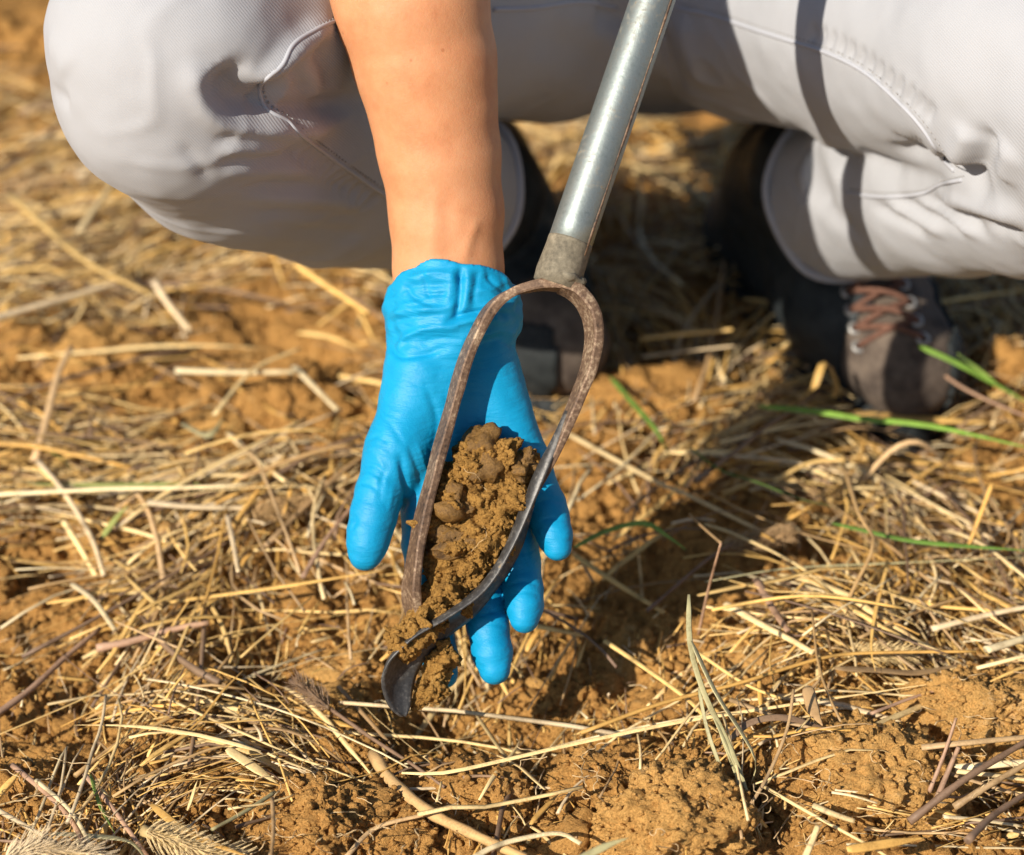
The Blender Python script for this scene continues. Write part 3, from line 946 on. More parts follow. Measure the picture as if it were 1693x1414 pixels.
gf = [
    # cuff
    ([(762, 440), (761, 470), (759, 500), (752, 530)], -0.0026, 0.0016), ([(774, 438), (773, 480), (769, 512)], 0.0012, 0.0022),
    ([(748, 440), (745, 470), (738, 505)], 0.0010, 0.0020),
    ([(640, 522), (680, 512), (735, 513)], 0.0014, 0.0020), ([(642, 534), (690, 524), (735, 522)], -0.0012, 0.0016),
    ([(735, 534), (764, 521), (806, 514), (850, 520)], -0.0024, 0.0015), ([(735, 545), (780, 531), (840, 530)], 0.0014, 0.0018),
    ([(655, 580), (676, 554), (718, 541), (762, 543)], 0.0016, 0.0018), ([(643, 562), (660, 588), (700, 586), (740, 574)], -0.0014, 0.0018),
    ([(668, 470), (685, 492), (722, 508)], -0.0009, 0.0013), ([(676, 458), (720, 451), (750, 455)], 0.0008, 0.0013),
    ([(660, 490), (675, 475), (740, 470)], -0.0008, 0.0014), ([(800, 442), (815, 470), (848, 492)], -0.0010, 0.0014),
    ([(830, 455), (840, 475), (858, 500)], 0.0010, 0.0016), ([(700, 448), (705, 478), (712, 500)], -0.0006, 0.0013),
    ([(790, 445), (786, 475), (782, 505)], -0.0008, 0.0014), ([(655, 505), (690, 500), (730, 490)], 0.0007, 0.0012),
    ([(680, 480), (715, 487), (745, 484)], -0.0007, 0.0011), ([(775, 490), (800, 482), (835, 500)], 0.0007, 0.0013),
    ([(690, 600), (740, 597), (790, 600)], -0.0004, 0.0012), ([(700, 613), (745, 609), (785, 613)], -0.0003, 0.0012), ([(690, 563), (730, 560), (780, 562)], -0.0005, 0.0013),
    ([(820, 560), (845, 572), (860, 580)], -0.0010, 0.0015), ([(825, 548), (850, 552), (862, 556)], 0.0008, 0.0015),
    # thumb root and thumb
    ([(660, 748), (668, 785), (672, 815), (664, 850)], -0.0020, 0.0020), ([(675, 735), (690, 775), (700, 815)], -0.0006, 0.0014),
    ([(688, 730), (702, 770), (712, 800)], 0.0005, 0.0013), ([(706, 735), (716, 770), (722, 800)], -0.0005, 0.0013), ([(640, 690), (655, 715), (668, 740)], -0.0004, 0.0014),
    ([(598, 735), (622, 722), (645, 734)], -0.0005, 0.0012), ([(594, 752), (620, 742), (646, 756)], 0.0005, 0.0012),
    ([(590, 772), (612, 769), (632, 778), (636, 792)], -0.0007, 0.0011), ([(588, 788), (610, 786), (630, 798)], 0.0005, 0.0011),
    ([(586, 802), (608, 800), (626, 812)], -0.0006, 0.0012), ([(640, 770), (630, 800), (628, 830)], -0.0005, 0.0013), ([(650, 800), (645, 830), (640, 850)], 0.0004, 0.0013),
    ([(582, 850), (588, 862), (580, 880)], -0.0006, 0.0014), ([(615, 745), (632, 770), (640, 810)], 0.0004, 0.0014),
    ([(700, 628), (722, 690), (716, 740), (700, 785)], -0.0006, 0.0018), ([(735, 640), (745, 700), (742, 760)], -0.0004, 0.0016), ([(770, 640), (790, 690), (800, 740)], -0.0004, 0.0016),
    # finger joints
    ([(785, 1040), (810, 1031), (840, 1036)], -0.0006, 0.0011), ([(787, 1020), (812, 1013), (836, 1016)], -0.0004, 0.0011),
    ([(838, 968), (866, 962), (896, 968)], -0.0006, 0.0011), ([(840, 985), (866, 979), (896, 984)], -0.0003, 0.0010),
    ([(885, 832), (906, 826), (936, 832)], -0.0005, 0.0012), ([(890, 862), (912, 858), (942, 862)], -0.0004, 0.0010),
    ([(860, 900), (870, 925), (880, 940)], -0.0005, 0.0012), ([(800, 1000), (815, 1010), (835, 1005)], -0.0004, 0.0012),
    ([(870, 730), (895, 738), (912, 742)], -0.0008, 0.0014), ([(868, 752), (890, 760), (915, 762)], 0.0006, 0.0014),
]
D = fold_field(V, tr, gf)
cf = np.clip((((V - hp(748, 600, -110)) @ UP) / 0.012), 0, 1)
D += 0.00025 * fbm(V / 0.014, 2, 4) + cf * (0.0020 * (0.5 - np.abs(fbm(V / np.array([0.020, 0.014, 0.011]), 2, 6))) + 0.0007 * fbm(V / np.array([0.012, 0.008, 0.005]), 2, 6)) + 0.0004 * np.abs(vnoise(V / np.array([0.012, 0.009, 0.005]), 2))
V = V + N * D[:, None]
V = smooth_mesh(V, Q, 1)
glove = obj('glove', V, Q, M['glove'], person)
# rolled bead along the rim
rimv = []
TG = bvh(V, Q)

# --- boots
def boot(P):
    """P: named world points of one boot"""
    allp = np.array([p for p in P['pts']])
    f = Field(allp.min(0) - 0.075, allp.max(0) + 0.075, 0.003)
    toe, ball, inst, ank, shaft, heel = P['pts']
    f.cone(toe, ball, 0.036, 0.045, 0.012); f.cone(ball, inst, 0.045, 0.043, 0.014)
    f.cone(inst, ank, 0.043, 0.046, 0.014); f.cone(ank, shaft, 0.046, 0.049, 0.01)
    f.cone(heel, ank, 0.036, 0.046, 0.016); f.cone(heel, ball, 0.034, 0.043, 0.016)
    V, Q = f.mesh()
    zc = 0.006
    V[:, 2] = np.maximum(V[:, 2], zc)
    V = smooth_mesh(V, Q, 2)
    N = normals(V, Q)
    V = V + N * (0.0012 * fbm(V / 0.02, 3, 2))[:, None]
    b_ = obj('boot', V, Q, M['suede'], person)
    # dark leather covers: inflated skin split off where the leather lies, widened on one boot to paint shade
    fwd = toe - heel; fwd[2] = 0; fwd /= np.linalg.norm(fwd)
    side = np.cross(fwd, [0, 0, 1])
    rel = V - toe
    s = rel @ side; a = rel @ fwd
    def panel(name, mask, mat, up):
        qm = mask[Q].all(1)
        Qp = Q[qm]
        if not len(Qp): return
        us, inv = np.unique(Qp, return_inverse=True)
        Vp = V[us] + N[us] * up
        o = obj(name, Vp, inv.reshape(Qp.shape), mat, b_)
        so = o.modifiers.new('thick', 'SOLIDIFY'); so.thickness = up; so.offset = -1
        return o
    panel('side_panel_and_shade', (s * P['sgn'] < P['thr'] + 0.006 * np.sin(a * 60)) & (V[:, 2] > 0.012) & (a < -0.015), M['leather'], 0.0025)
    panel('heel_counter', (a < -0.15) & (V[:, 2] > 0.012), M['leather'], 0.0022)
    panel('toe_guard', ((s * P['sgn'] > 0.012) & (a > -0.09) & (V[:, 2] > 0.008) & (V[:, 2] < 0.065)), M['rubber'], 0.003)
    # sole
    ring = []
    ang = np.linspace(0, 2 * math.pi, 40, endpoint=False)
    mid = (toe + heel) / 2; hl = np.linalg.norm((toe - heel)[:2]) / 2 + 0.028
    for t in ang:
        w_ = 0.046 - 0.008 * math.cos(2 * t)
        ring.append(np.array([mid[0], mid[1], 0]) + fwd * hl * math.cos(t) + side * w_ * math.copysign(abs(math.sin(t)) ** 0.75, math.sin(t)))
    ring = np.array(ring)
    Vs = np.concatenate([ring + [0, 0, -0.012], ring * 1.0 + [0, 0, 0.010], ring + [0, 0, 0.014] - (ring - mid * [1, 1, 0]) * 0.06])
    n = 40
    Fs = [(k * n + j, k * n + (j + 1) % n, (k + 1) * n + (j + 1) % n, (k + 1) * n + j) for k in range(2) for j in range(n)]
    Fs += [tuple(range(n))[::-1], tuple(2 * n + j for j in range(n))]
    obj('sole', Vs, Fs, M['rubber'], b_)
    # lacing up the tongue
    tb = bvh(V, Q)
    rows = P['rows']
    L_ = [cast(tb, *p[0]) for p in rows]; R_ = [cast(tb, *p[1]) for p in rows]
    nv = (fwd * .6 + np.array([0, 0, .8]))
    for p in L_ + R_:
        if p is None: continue
        ang8 = np.linspace(0, 2 * math.pi, 13)
        e = p + 0.0034 * (np.cos(ang8)[:, None] * side + np.sin(ang8)[:, None] * (fwd * -0.8 + np.array([0, 0, .6]))) + nv * 0.0015
        Vt, Ft = tube(e, 0.0015, 5, cap=False)
        obj('eyelet', Vt, Ft, M['eyelet'], b_)
    for i in range(len(rows)):
        for A, B in ((L_[i], R_[max(i - 1, 0)]), (R_[i], L_[max(i - 1, 0)])):
            if A is None or B is None: continue
            P3 = np.array([A + nv * .003, (A + B) / 2 + nv * 0.011, B + nv * .003])
            Vt, Ft = tube(resample(P3, 7), 0.0021, 6)
            obj('lace', Vt, Ft, M['lace'], b_)
    return b_

def bootpts(toe_px, ank_px, d_ank, heel_back, lean):
    t = G(*toe_px); t = t + np.array([0, 0, 0.040])
    a = W(*ank_px, d_ank)
    dirv = (a - t); dirv[2] = 0; dirv = dirv / np.linalg.norm(dirv)
    ball = t + dirv * 0.065 + np.array([0, 0, 0.006])
    heel = t + dirv * heel_back; heel[2] = 0.040
    ank = t + dirv * (heel_back - 0.055); ank[2] = max(0.095, a[2] * 0.9)
    inst = (ball + ank) / 2 + np.array([0, 0, 0.016])
    return [t, ball, inst, ank, lean, heel]
boot({'pts': bootpts((1490, 688), (1370, 350), 1.62, 0.215, W(1360, 300, 1.60)), 'sgn': -1, 'thr': -0.010,
      'rows': [((1388 + 6 * i, 425 + 30 * i), (1470 + 11 * i, 412 + 30 * i)) for i in range(6)]})
boot({'pts': bootpts((915, 655), (820, 350), 1.62, 0.215, W(770, 320, 1.58)), 'sgn': 1, 'thr': 0.045,  # wide thr spreads the dark panel over this boot, painting in its shade
      'rows': []})

# ------------------------------------------------------------------ the soil auger
auger = empty('soil_auger', L(665, 1180, -5))
tag(auger, 'hand soil auger with galvanised rod and rusty looped blades resting in the gloved palm', 'soil auger')
# rod
ra_, rb_ = L(929, 440, -4), L(1079, 0, -44)
rd = (rb_ - ra_) / np.linalg.norm(rb_ - ra_)
Pr = np.array([ra_ + rd * t for t in np.linspace(0.008, 0.62, 40)])
Vt, Ft = tube(Pr, 37.0 * U, 32)
obj('rod', Vt, Ft, M['galv'], auger)
sd_ = np.cross(rd, NZ_ := -FW); sd_ /= np.linalg.norm(sd_)
if sd_[0] < 0: sd_ = -sd_
Ps = Pr + (sd_ * 0.80 - FW * 0.60) * 36.6 * U
Vt, Ft = tube(Ps, 0.0007 + 0.0003 * np.sin(np.arange(40) * 1.7), 6)
Vt = Vt + (0.0003 * fbm(Vt / 0.003, 2, 1))[:, None] * np.ones(3)
obj('weld_seam', Vt, Ft, M['rust'], auger)
Pc = np.array([ra_ + rd * t for t in (-0.010, -0.004, 0.0, 0.009, 0.0125, 0.0135)])
Vt, Ft = tube(Pc, np.array([38, 40, 39, 37.6, 37.6, 37.1]) * U, 32)
Vt = Vt + (0.0002 * fbm(Vt / 0.006, 2, 1))[:, None] * np.ones(3)
obj('collar', Vt, Ft, M['dirty'], auger)
# cross handle above
hc = ra_ + rd * 0.62
hx = np.cross(rd, FW); hx /= np.linalg.norm(hx)
Vt, Ft = tube(np.array([hc + hx * t for t in np.linspace(-0.2, 0.2, 9)]), 0.0115, 24)
obj('cross_handle', Vt, Ft, M['galv'], auger)
# weld bead
wp = L(929, 458, -4); e1 = np.cross(rd, [0, 0, 1]); e1 /= np.linalg.norm(e1); e2 = np.cross(rd, e1)
t_ = np.linspace(0, 2 * math.pi, 33)
P = wp + 35 * U * (np.cos(t_)[:, None] * e1 + np.sin(t_)[:, None] * e2)
P += (0.0006 * np.sin(t_ * 9))[:, None] * rd
Vt, Ft = tube(P, 0.0022 + 0.0005 * np.sin(t_ * 7 + 1), 7, cap=False)
obj('weld_bead', Vt, Ft, M['dirty'], auger)
# the strap: up the left arm, over the loop, down the right arm
WD = (RT * 0.33 + UP * 0.11 - FW * 0.94)
strapL = [(742, 1085, -80), (716, 1062, -68), (694, 1032, -46), (681, 992, -24), (682, 950, -12), (693, 880, -4), (715, 790, 0), (742, 690, 0), (768, 600, 0), (788, 551, 0), (814, 508, 0), (850, 482, 0), (896, 471, 0), (930, 472, 0)]
strapR = [(925, 471, 0), (950, 482, 0), (973, 510, 0), (982, 550, 0), (976, 600, 0), (957, 652, 0), (932, 712, 0), (906, 772, 0), (890, 806, -4)]
P = resample([L(*p) for p in strapL], 70)
tt = np.linspace(0, 1, 70)
Vt, Ft = sweep_box(P, WD, (24 + 13 * np.clip(1 - tt * 2.6, 0, 1)) * U, (7.0 + 1.2 * np.clip(tt * 3 - 2, 0, 1) + 0.5 * np.sin(tt * 40)) * U)
Vt = Vt + (0.00028 * fbm(Vt / 0.008, 2, 4))[:, None] * np.array([1, .5, 1])
obj('strap', Vt, Ft, M['rust'], auger, False)
P = resample([L(*p) for p in strapR], 44)
tt = np.linspace(0, 1, 44)
Vt, Ft = sweep_box(P, WD, (27 - 8 * tt - 8 * np.clip(tt * 5 - 4, 0, 1)) * U, (9.5 - 4 * tt - 3.2 * np.clip(tt * 4 - 3, 0, 1)) * U)
Vt = Vt + (0.00028 * fbm(Vt / 0.008, 2, 5))[:, None] * np.array([1, .5, 1])
obj('strap', Vt, Ft, M['rust'], auger, False)
# forging knob on the left shoulder of the loop
V_, F_ = ICO[2]
obj('forging_knob', L(796, 536, 8) + V_ * np.array([11, 9, 12]) * U, F_, M['rust'], auger)
# right blade: a ribbon that widens, wraps under the soil and curls into the spoon tip
def ribbon(A, B, n, m, bulge, thick, name, mat):
    A = resample([L(*p) for p in A], n); B = resample([L(*p) for p in B], n)
    T = np.gradient((A + B) / 2, axis=0)
    nrm = np.cross(T, B - A); nrm /= np.linalg.norm(nrm, axis=1)[:, None]
    v = np.linspace(0, 1, m)
    bl = np.broadcast_to(np.asarray(bulge, float), (n,))
    top = A[:, None] * (1 - v)[None, :, None] + B[:, None] * v[None, :, None] + (bl[:, None] * (4 * v * (1 - v))[None])[:, :, None] * nrm[:, None]
    th = thick * np.clip(np.minimum(v, 1 - v) * 8 + 0.35, 0, 1)
    s1 = (top + nrm[:, None] * th[None, :, None] / 2).reshape(-1, 3); s2 = (top - nrm[:, None] * th[None, :, None] / 2).reshape(-1, 3)
    V = np.vstack([s1, s2]); o = n * m
    Fc = []
    for i in range(n - 1):
        for j in range(m - 1):
            a = i * m + j
            Fc.append((a, a + 1, a + m + 1, a + m)); Fc.append((o + a, o + a + m, o + a + m + 1, o + a + 1))
        a, c = i * m, i * m + m - 1
        Fc.append((a, a + m, o + a + m, o + a)); Fc.append((c, o + c, o + c + m, c + m))
    for j in range(m - 1):
        Fc.append((j, o + j, o + j + 1, j + 1)); e = (n - 1) * m + j
        Fc.append((e, e + 1, o + e + 1, o + e))
    bm = bmesh.new(); bv = [bm.verts.new(p) for p in V]
    for f in Fc: bm.faces.new([bv[k] for k in f])
    bmesh.ops.recalc_face_normals(bm, faces=bm.faces)
    me = bpy.data.meshes.new(name); bm.to_mesh(me); bm.free()
    me.polygons.foreach_set('use_smooth', np.ones(len(me.polygons), bool))
    me.materials.append(mat)
    ob = bpy.data.objects.new(name, me); COL.objects.link(ob)
    ob.parent = auger; ob.matrix_parent_inverse = Matrix.Translation(-Vector(auger.location))
    return ob
bA = [(946, 682, 3), (928, 726, 14), (906, 774, 20), (884, 826, 20), (849, 902, 20), (803, 975, 24), (742, 1020, 30), (688, 1051, 36), (651, 1084, 36), (636, 1106, 30), (631, 1130, 20), (638, 1158, 10), (650, 1177, 2), (664, 1185, -4)]
bB = [(944, 686, -3), (922, 734, -6), (896, 786, -22), (878, 850, -38), (862, 904, -42), (836, 952, -46), (790, 1012, -42), (750, 1045, -34), (726, 1064, -28), (706, 1084, -26), (688, 1116, -26), (681, 1146, -22), (678, 1170, -14), (670, 1185, -8)]
nb = 60
ribbon(bA, bB, nb, 11, np.interp(np.linspace(0, 1, nb), [0, .3, .6, .8, 1], [-0.002, -0.004, -0.004, -0.005, -0.001]), 0.0032, 'blade', M['blade'])
bC = [(678, 985, -10), (684, 1020, -40), (698, 1060, -60), (712, 1100, -56), (712, 1130, -50)]
bD = [(690, 985, -45), (706, 1030, -72), (726, 1066, -80), (732, 1105, -74), (722, 1140, -62)]
ribbon(bC, bD, 30, 7, 0.002, 0.003, 'blade', M['blade'])

# ------------------------------------------------------------------ the soil in the auger
b0 = np.array([L(610, 1210, 60), L(930, 690, 60), L(610, 1210, -110), L(930, 690, -110)])
fs = Field(b0.min(0), b0.max(0), 0.0009)
for a, b_, ra, rb, f in (((800, 768, -24), (812, 756, -22), 46, 42, .9), ((770, 815, -36), (790, 830, -36), 46, 50, .8),
                         ((868, 776, -28), (858, 806, -30), 26, 28, .9), ((842, 818, -34), (812, 888, -34), 41, 43, .85),
                         ((760, 850, -36), (732, 938, -32), 46, 40, .85), ((790, 885, -36), (748, 968, -32), 48, 43, .8),
                         ((735, 955, -28), (697, 1013, -14), 38, 32, .8), ((715, 993, -14), (664, 1060, 4), 34, 23, .8),
                         ((690, 1040, 8), (650, 1076, 12), 18, 14, .9),
                         ((726, 1090, -44), (704, 1146, -30), 35, 31, .85), ((720, 1130, -42), (696, 1164, -30), 32, 22, .85)):
    fs.cone(L(*a), L(*b_), ra * U, rb * U, 0.003, (NZ, f))
V, Q = fs.mesh()
N = normals(V, Q)
nb_ = fbm(V / 0.012, 3, 2)
D = crumble(V, 4, 0.72) * np.clip(1 + 0.5 * nb_, 0.3, 1.6) - 0.0036 + 0.0042 * nb_ - 0.004 * np.clip(vnoise(V / 0.011, 21) - 0.35, 0, 1)
core = obj('soil_sample', V + N * D[:, None], Q, M['soil_wet'], None, True)
tag(core, 'moist brown soil sample packed between the auger blades', 'soil sample')
# smooth pressed lumps showing on the face of the core, crumbs and root hairs
for (px, py, z, rx, ry, sd) in ((800, 752, -2, 44, 40, 3), (757, 832, 0, 34, 32, 5), (738, 893, 3, 38, 22, 8), (862, 772, -8, 30, 26, 14)):
    V_, F_ = ICO[4]
    Vc = V_ * (1 + 0.22 * fbm(V_ * 1.4 + sd, 3, sd))[:, None]
    Vc = Vc[:, [0]] * RT * rx * U + Vc[:, [1]] * UP * ry * U + Vc[:, [2]] * FW * 24 * U + L(px, py, z - 14)
    nl = Vc - L(px, py, z - 14); nl /= np.linalg.norm(nl, axis=1)[:, None]
    Vc = Vc + nl * (0.0075 * (shards3(Vc / 0.011, sd) - 0.5) + 0.0026 * shards3(Vc / 0.0042, sd) * np.clip(0.5 + vnoise(Vc / 0.006, sd), 0, 1) + 0.0006 * fbm(Vc / 0.002, 2, sd))[:, None]
    obj('pressed_lump', Vc, F_, M['soil_moist'], core)
tc = bvh(V + N * D[:, None], Q)
Vs, Fs = [], []; off = 0
base, Fb = ICO[1]
for i in range(2600):
    t = random.random()
    px = random.uniform(640, 910); py = random.uniform(715, 1180)
    h = cast(tc, px, py)
    if h is None: continue
    s = 0.0004 + 0.0014 * random.random() ** 4
    Vs.append(h + base * (1 + 0.42 * (RNG.random((len(base), 1)) * 2 - 1)) * s); Fs.append(Fb + off); off += len(base)
tag(obj('crumbs', np.concatenate(Vs), np.concatenate(Fs), M['soil_wet'], core, False), kind='stuff')
for i in range(2):
    px, py = random.uniform(780, 860), random.uniform(790, 880)
    P = []
    ang = random.uniform(0, 6.28); 
    for k in range(9):
        h = cast(tc, px, py)
        if h is None: break
        P.append(h + NZ * random.uniform(0.0008, 0.0022))
        ang += random.uniform(-0.9, 0.9)
        px += 7 * math.cos(ang); py += 7 * math.sin(ang)
    if len(P) > 4:
        Vt, Ft = tube(resample(P, 20), 0.00013, 4)
        obj('root_hair', Vt, Ft, M['root'], core)

# ------------------------------------------------------------------ straw, stalks and grass
GOLD = [(0.76, 0.48, 0.150), (0.80, 0.54, 0.20), (0.66, 0.385, 0.105), (0.82, 0.61, 0.29)]
PALE = [(0.82, 0.67, 0.40), (0.80, 0.61, 0.32), (0.74, 0.58, 0.36)]
TAN = [(0.50, 0.32, 0.14), (0.42, 0.27, 0.13), (0.55, 0.37, 0.19)]
BROWN = [(0.22, 0.14, 0.085), (0.31, 0.20, 0.12), (0.26, 0.165, 0.105)]
ROSE = [(0.45, 0.28, 0.18), (0.40, 0.25, 0.16)]
GREEN = [(0.17, 0.30, 0.045), (0.24, 0.36, 0.07), (0.13, 0.24, 0.04)]
SAGE = [(0.50, 0.45, 0.24), (0.46, 0.42, 0.22)]
PAL = {'gold': GOLD, 'pale': PALE, 'tan': TAN, 'brown': BROWN, 'rose': ROSE, 'green': GREEN, 'sage': SAGE, 'dull': [(0.33, 0.36, 0.11)]}

def straw_geo(P, r, kind, colour, sides=6):
    """one stalk (round, with joints) or one dry leaf (a folded tapering blade)"""
    n = len(P)
    t = np.linspace(0, 1, n)
    base = np.array(random.choice(PAL[colour]) if isinstance(colour, str) else colour) * random.uniform(0.70, 1.15)
    tip = base * np.array([1.05, 1.02, 0.95])
    if kind == 'stalk':
        R = r * (1 - 0.25 * t)
        flat = random.uniform(0.40, 0.85)
        V, Fc = tube(P, R, sides, flat)
    elif kind == 'twig':
        R = r * (1 - 0.35 * t) * (1 + 0.10 * np.sin(np.arange(n) * 2.1))
        V, Fc = tube(P, R, sides, 1.0)
    else:
        R = r * np.clip(np.minimum(t * 6 + 0.5, (1 - t) * 2.2 + 0.08), 0, 1)
        a = random.uniform(0, 6.28)
        V, Fc = tube(P, R, sides, 0.16, (0.55 * math.cos(a), 0.55 * math.sin(a), 1))
    c = np.repeat(base[None] * (1 - t)[:, None] + tip[None] * t[:, None], sides, 0)
    c = np.vstack([c, c[:1] * 0.45, c[-1:] * 0.45])  # closed ends coloured darker to stand in for the shade inside hollow stalks
    if kind == 'stalk' and random.random() < 0.5:
        j = random.randrange(1, n - 1)
        c[j * sides:(j + 1) * sides] *= 0.55
    return V, Fc, c

def settle(xy, lift, arch=0.0, r=0.0015):
    """lay a line on the ground: follow the big bumps, bridge the small ones"""
    z = ground_low(xy[:, 0], xy[:, 1])
    n = len(z)
    zz = z.copy()
    for _ in range(3 * n):
        zz[1:-1] = np.maximum(z[1:-1], 0.5 * (zz[:-2] + zz[2:]))
    lin = np.linspace(zz[0], zz[-1], n)
    lin = lin + max(0.0, float(np.quantile(z - lin, 0.75)))
    zz = zz * 0.2 + lin * 0.8
    t = np.linspace(0, 1, n)
    return np.column_stack([xy, zz + 0.011 + lift + arch * np.sin(math.pi * t) + r])

NAMES = {'stalk': 'straw_stalk', 'leaf': 'dry_leaf', 'twig': 'dry_twig', 'blade': 'grass_blade'}
def put(pix, r, kind, colour, label, lift=0.004, lifts=None, arch=0.0, group=None, name=None, cat='straw', n=16):
    g = [G(*p) for p in pix]
    if lifts is not None:
        g = [G(p[0], p[1], l) for p, l in zip(pix, lifts)]
        P = resample(g, n)
    else:
        P = settle(resample([q[:2] for q in g], n), lift, arch, r)
        # keep the line where the picture has it although it lies a little higher
        P2 = []
        for q, pp in zip(P, resample(np.array(pix, float), n)):
            w = G(pp[0], pp[1], q[2]); P2.append([w[0], w[1], q[2]])
        P = np.array(P2)
    gk = 'leaf' if kind == 'blade' else kind
    r *= 0.8
    V, Fc, c = straw_geo(P, r, gk, colour, 8)
    o = obj(name or NAMES[kind], V, Fc, M['straw'], None, True, c, True)
    tag(o, label, cat, group)
    return o

S = 'stalk'
# foreground left
put([(-40, 1232), (0, 1214), (145, 1152), (340, 1057), (600, 1011), (690, 996)], 0.0020, 'leaf', 'gold', 'very long flat golden straw blade slanting up to the scoop', 0.010)
put([(-30, 1196), (0, 1177), (53, 1138), (106, 1089), (166, 1039)], 0.0025, 'twig', 'rose', 'rosy brown stick with a blunt end beside the long golden blade', 0.012, cat='twig')
put([(124, 1283), (205, 1223), (301, 1174), (386, 1078)], 0.0016, 'twig', 'tan', 'thin kinked tan stem crossing the upright brown stalk', 0.009, cat='twig')
put([(340, 1000), (332, 1110), (319, 1227), (312, 1265)], 0.0019, 'twig', 'brown', 'upright dark brown stalk crossed by the thin tan stem', 0.010, cat='twig')
put([(618, 1247), (647, 1292), (712, 1344), (777, 1377), (870, 1420)], 0.0044, 'twig', 'tan', 'thick bent brown stick with split head on bare soil', 0.010, cat='stick', name='dry_stick')
put([(480, 1125), (550, 1175), (615, 1221), (680, 1263), (735, 1302)], 0.0016, 'twig', 'brown', 'wiry grey stem of the dark spikelet below the scoop', 0.012, cat='twig')
put([(560, 1135), (600, 1180), (640, 1225)], 0.0018, S, 'tan', 'short greyish stalk beside the scoop tip over soil', 0.008)
put([(677, 1305), (800, 1301), (953, 1304)], 0.0012, S, 'pale', 'straight pale straw lying level across bare soil', 0.012)
put([(664, 1278), (732, 1278), (833, 1257), (940, 1232), (1100, 1198), (1164, 1187), (1348, 1159), (1573, 1126)], 0.0016, 'leaf', 'gold', 'longest thin golden blade sweeping past the foot of the dry grass tuft', 0.014, n=28)
put([(960, 1212), (1094, 1163), (1221, 1130), (1327, 1097), (1409, 1081), (1614, 1077)], 0.0016, S, 'gold', 'long golden stem bearing a fluffy seed head beyond the grass tuft', 0.016, n=24)
put([(900, 1240), (1010, 1212), (1090, 1196), (1180, 1180)], 0.0011, S, 'pale', 'thin pale straw lying along the longest golden blade', 0.012)
put([(-10, 1325), (60, 1262), (95, 1240)], 0.0010, S, 'tan', 'thin straw leaning on the small crumbly clod', 0.012)
put([(140, 1280), (185, 1335), (225, 1390), (250, 1425)], 0.0018, S, 'rose', 'pinkish straw bending down to the bristly seed heads', 0.012)
put([(20, 1265), (80, 1315), (120, 1360), (150, 1420)], 0.0020, S, 'rose', 'pinkish straw over the crumbly clod, steepest of its bundle', 0.020)
put([(60, 1290), (120, 1345), (160, 1420)], 0.0016, S, 'pale', 'pale straw in the pinkish bundle over the crumbly clod', 0.022)
put([(-20, 1330), (50, 1370), (120, 1410)], 0.0018, S, 'pale', 'pale bent straw on the front edge of the crumbly clod', 0.024)
put([(150, 1280), (165, 1330), (190, 1378)], 0.0016, 'blade', 'green', 'single narrow green blade among the pinkish straws', 0.016, name='grass_blade', cat='grass')
put([(85, 1378), (150, 1382), (215, 1392), (245, 1425)], 0.0036, 'blade', 'sage', 'broad sage green leaf curving down by the bristly seed heads', 0.018, name='grass_blade', cat='grass')
put([(375, 1238), (415, 1265), (460, 1296)], 0.0038, 'leaf', 'gold', 'short broad golden husk leaning on the root threaded clod', 0.016)
put([(455, 1310), (400, 1345), (350, 1372)], 0.0016, S, 'sage', 'olive straw pointing at the root threaded clod', 0.014)
put([(250, 1330), (300, 1370), (345, 1392), (420, 1420)], 0.0026, 'leaf', 'gold', 'split golden leaf beneath the bristly seed head', 0.016)
put([(450, 1320), (452, 1370), (448, 1420)], 0.0013, S, 'tan', 'thin upright straw standing against the root threaded clod', 0.045)
put([(570, 1420), (620, 1370), (710, 1345)], 0.0018, S, 'tan', 'tan splinter sloping to the thick bent stick', 0.014)
put([(780, 1420), (830, 1395), (920, 1378), (960, 1395)], 0.0022, S, 'pale', 'pale curved stalk in front of the pale faced clod', 0.018)
put([(940, 1430), (1000, 1400), (1040, 1385)], 0.0024, 'leaf', 'sage', 'olive leaf lying on the pale faced clod', 0.05)
# foreground right
put([(1139, 983), (1141, 1065), (1164, 1146), (1196, 1212), (1229, 1290), (1258, 1392)], 0.0018, 'blade', 'sage', 'tallest upright dry grass blade of the leaning tuft', lifts=[.10, .085, .07, .055, .04, .015], name='grass_blade', cat='grass')
put([(1143, 1060), (1184, 1146), (1229, 1216), (1250, 1261), (1240, 1300)], 0.0026, 'blade', 'sage', 'broad blade of the leaning tuft with papery bent end', lifts=[.088, .07, .055, .045, .03], name='grass_blade', cat='grass')
put([(1155, 1138), (1172, 1216), (1205, 1300), (1225, 1340)], 0.0013, 'blade', 'sage', 'short narrow blade on the outer side of the leaning tuft', lifts=[.07, .055, .035, .025], name='grass_blade', cat='grass')
put([(1165, 1150), (1200, 1230), (1235, 1310), (1252, 1385)], 0.0013, 'blade', 'sage', 'thin blade pressed against the tallest blade of the tuft', lifts=[.068, .052, .035, .018], name='grass_blade', cat='grass')
put([(1190, 1210), (1215, 1275), (1240, 1340), (1262, 1390)], 0.0012, 'blade', 'sage', 'shortest thin blade low in the leaning tuft', lifts=[.056, .042, .03, .016], name='grass_blade', cat='grass')
put([(1205, 1225), (1240, 1195), (1300, 1187), (1385, 1212)], 0.0026, 'leaf', 'brown', 'curled brown dry leaf arching beside the leaning tuft', lifts=[.04, .045, .045, .035], name='dry_leaf', cat='leaf')
put([(1205, 1380), (1260, 1300), (1300, 1210), (1312, 1140)], 0.0013, S, 'tan', 'slanting tan stem rising past the leaning tuft', lifts=[.03, .04, .05, .06])
put([(1265, 1302), (1340, 1345), (1440, 1400), (1480, 1425)], 0.0013, S, 'gold', 'slender golden stem crossing the broad crumbly clod', lifts=[.035, .04, .035, .03])
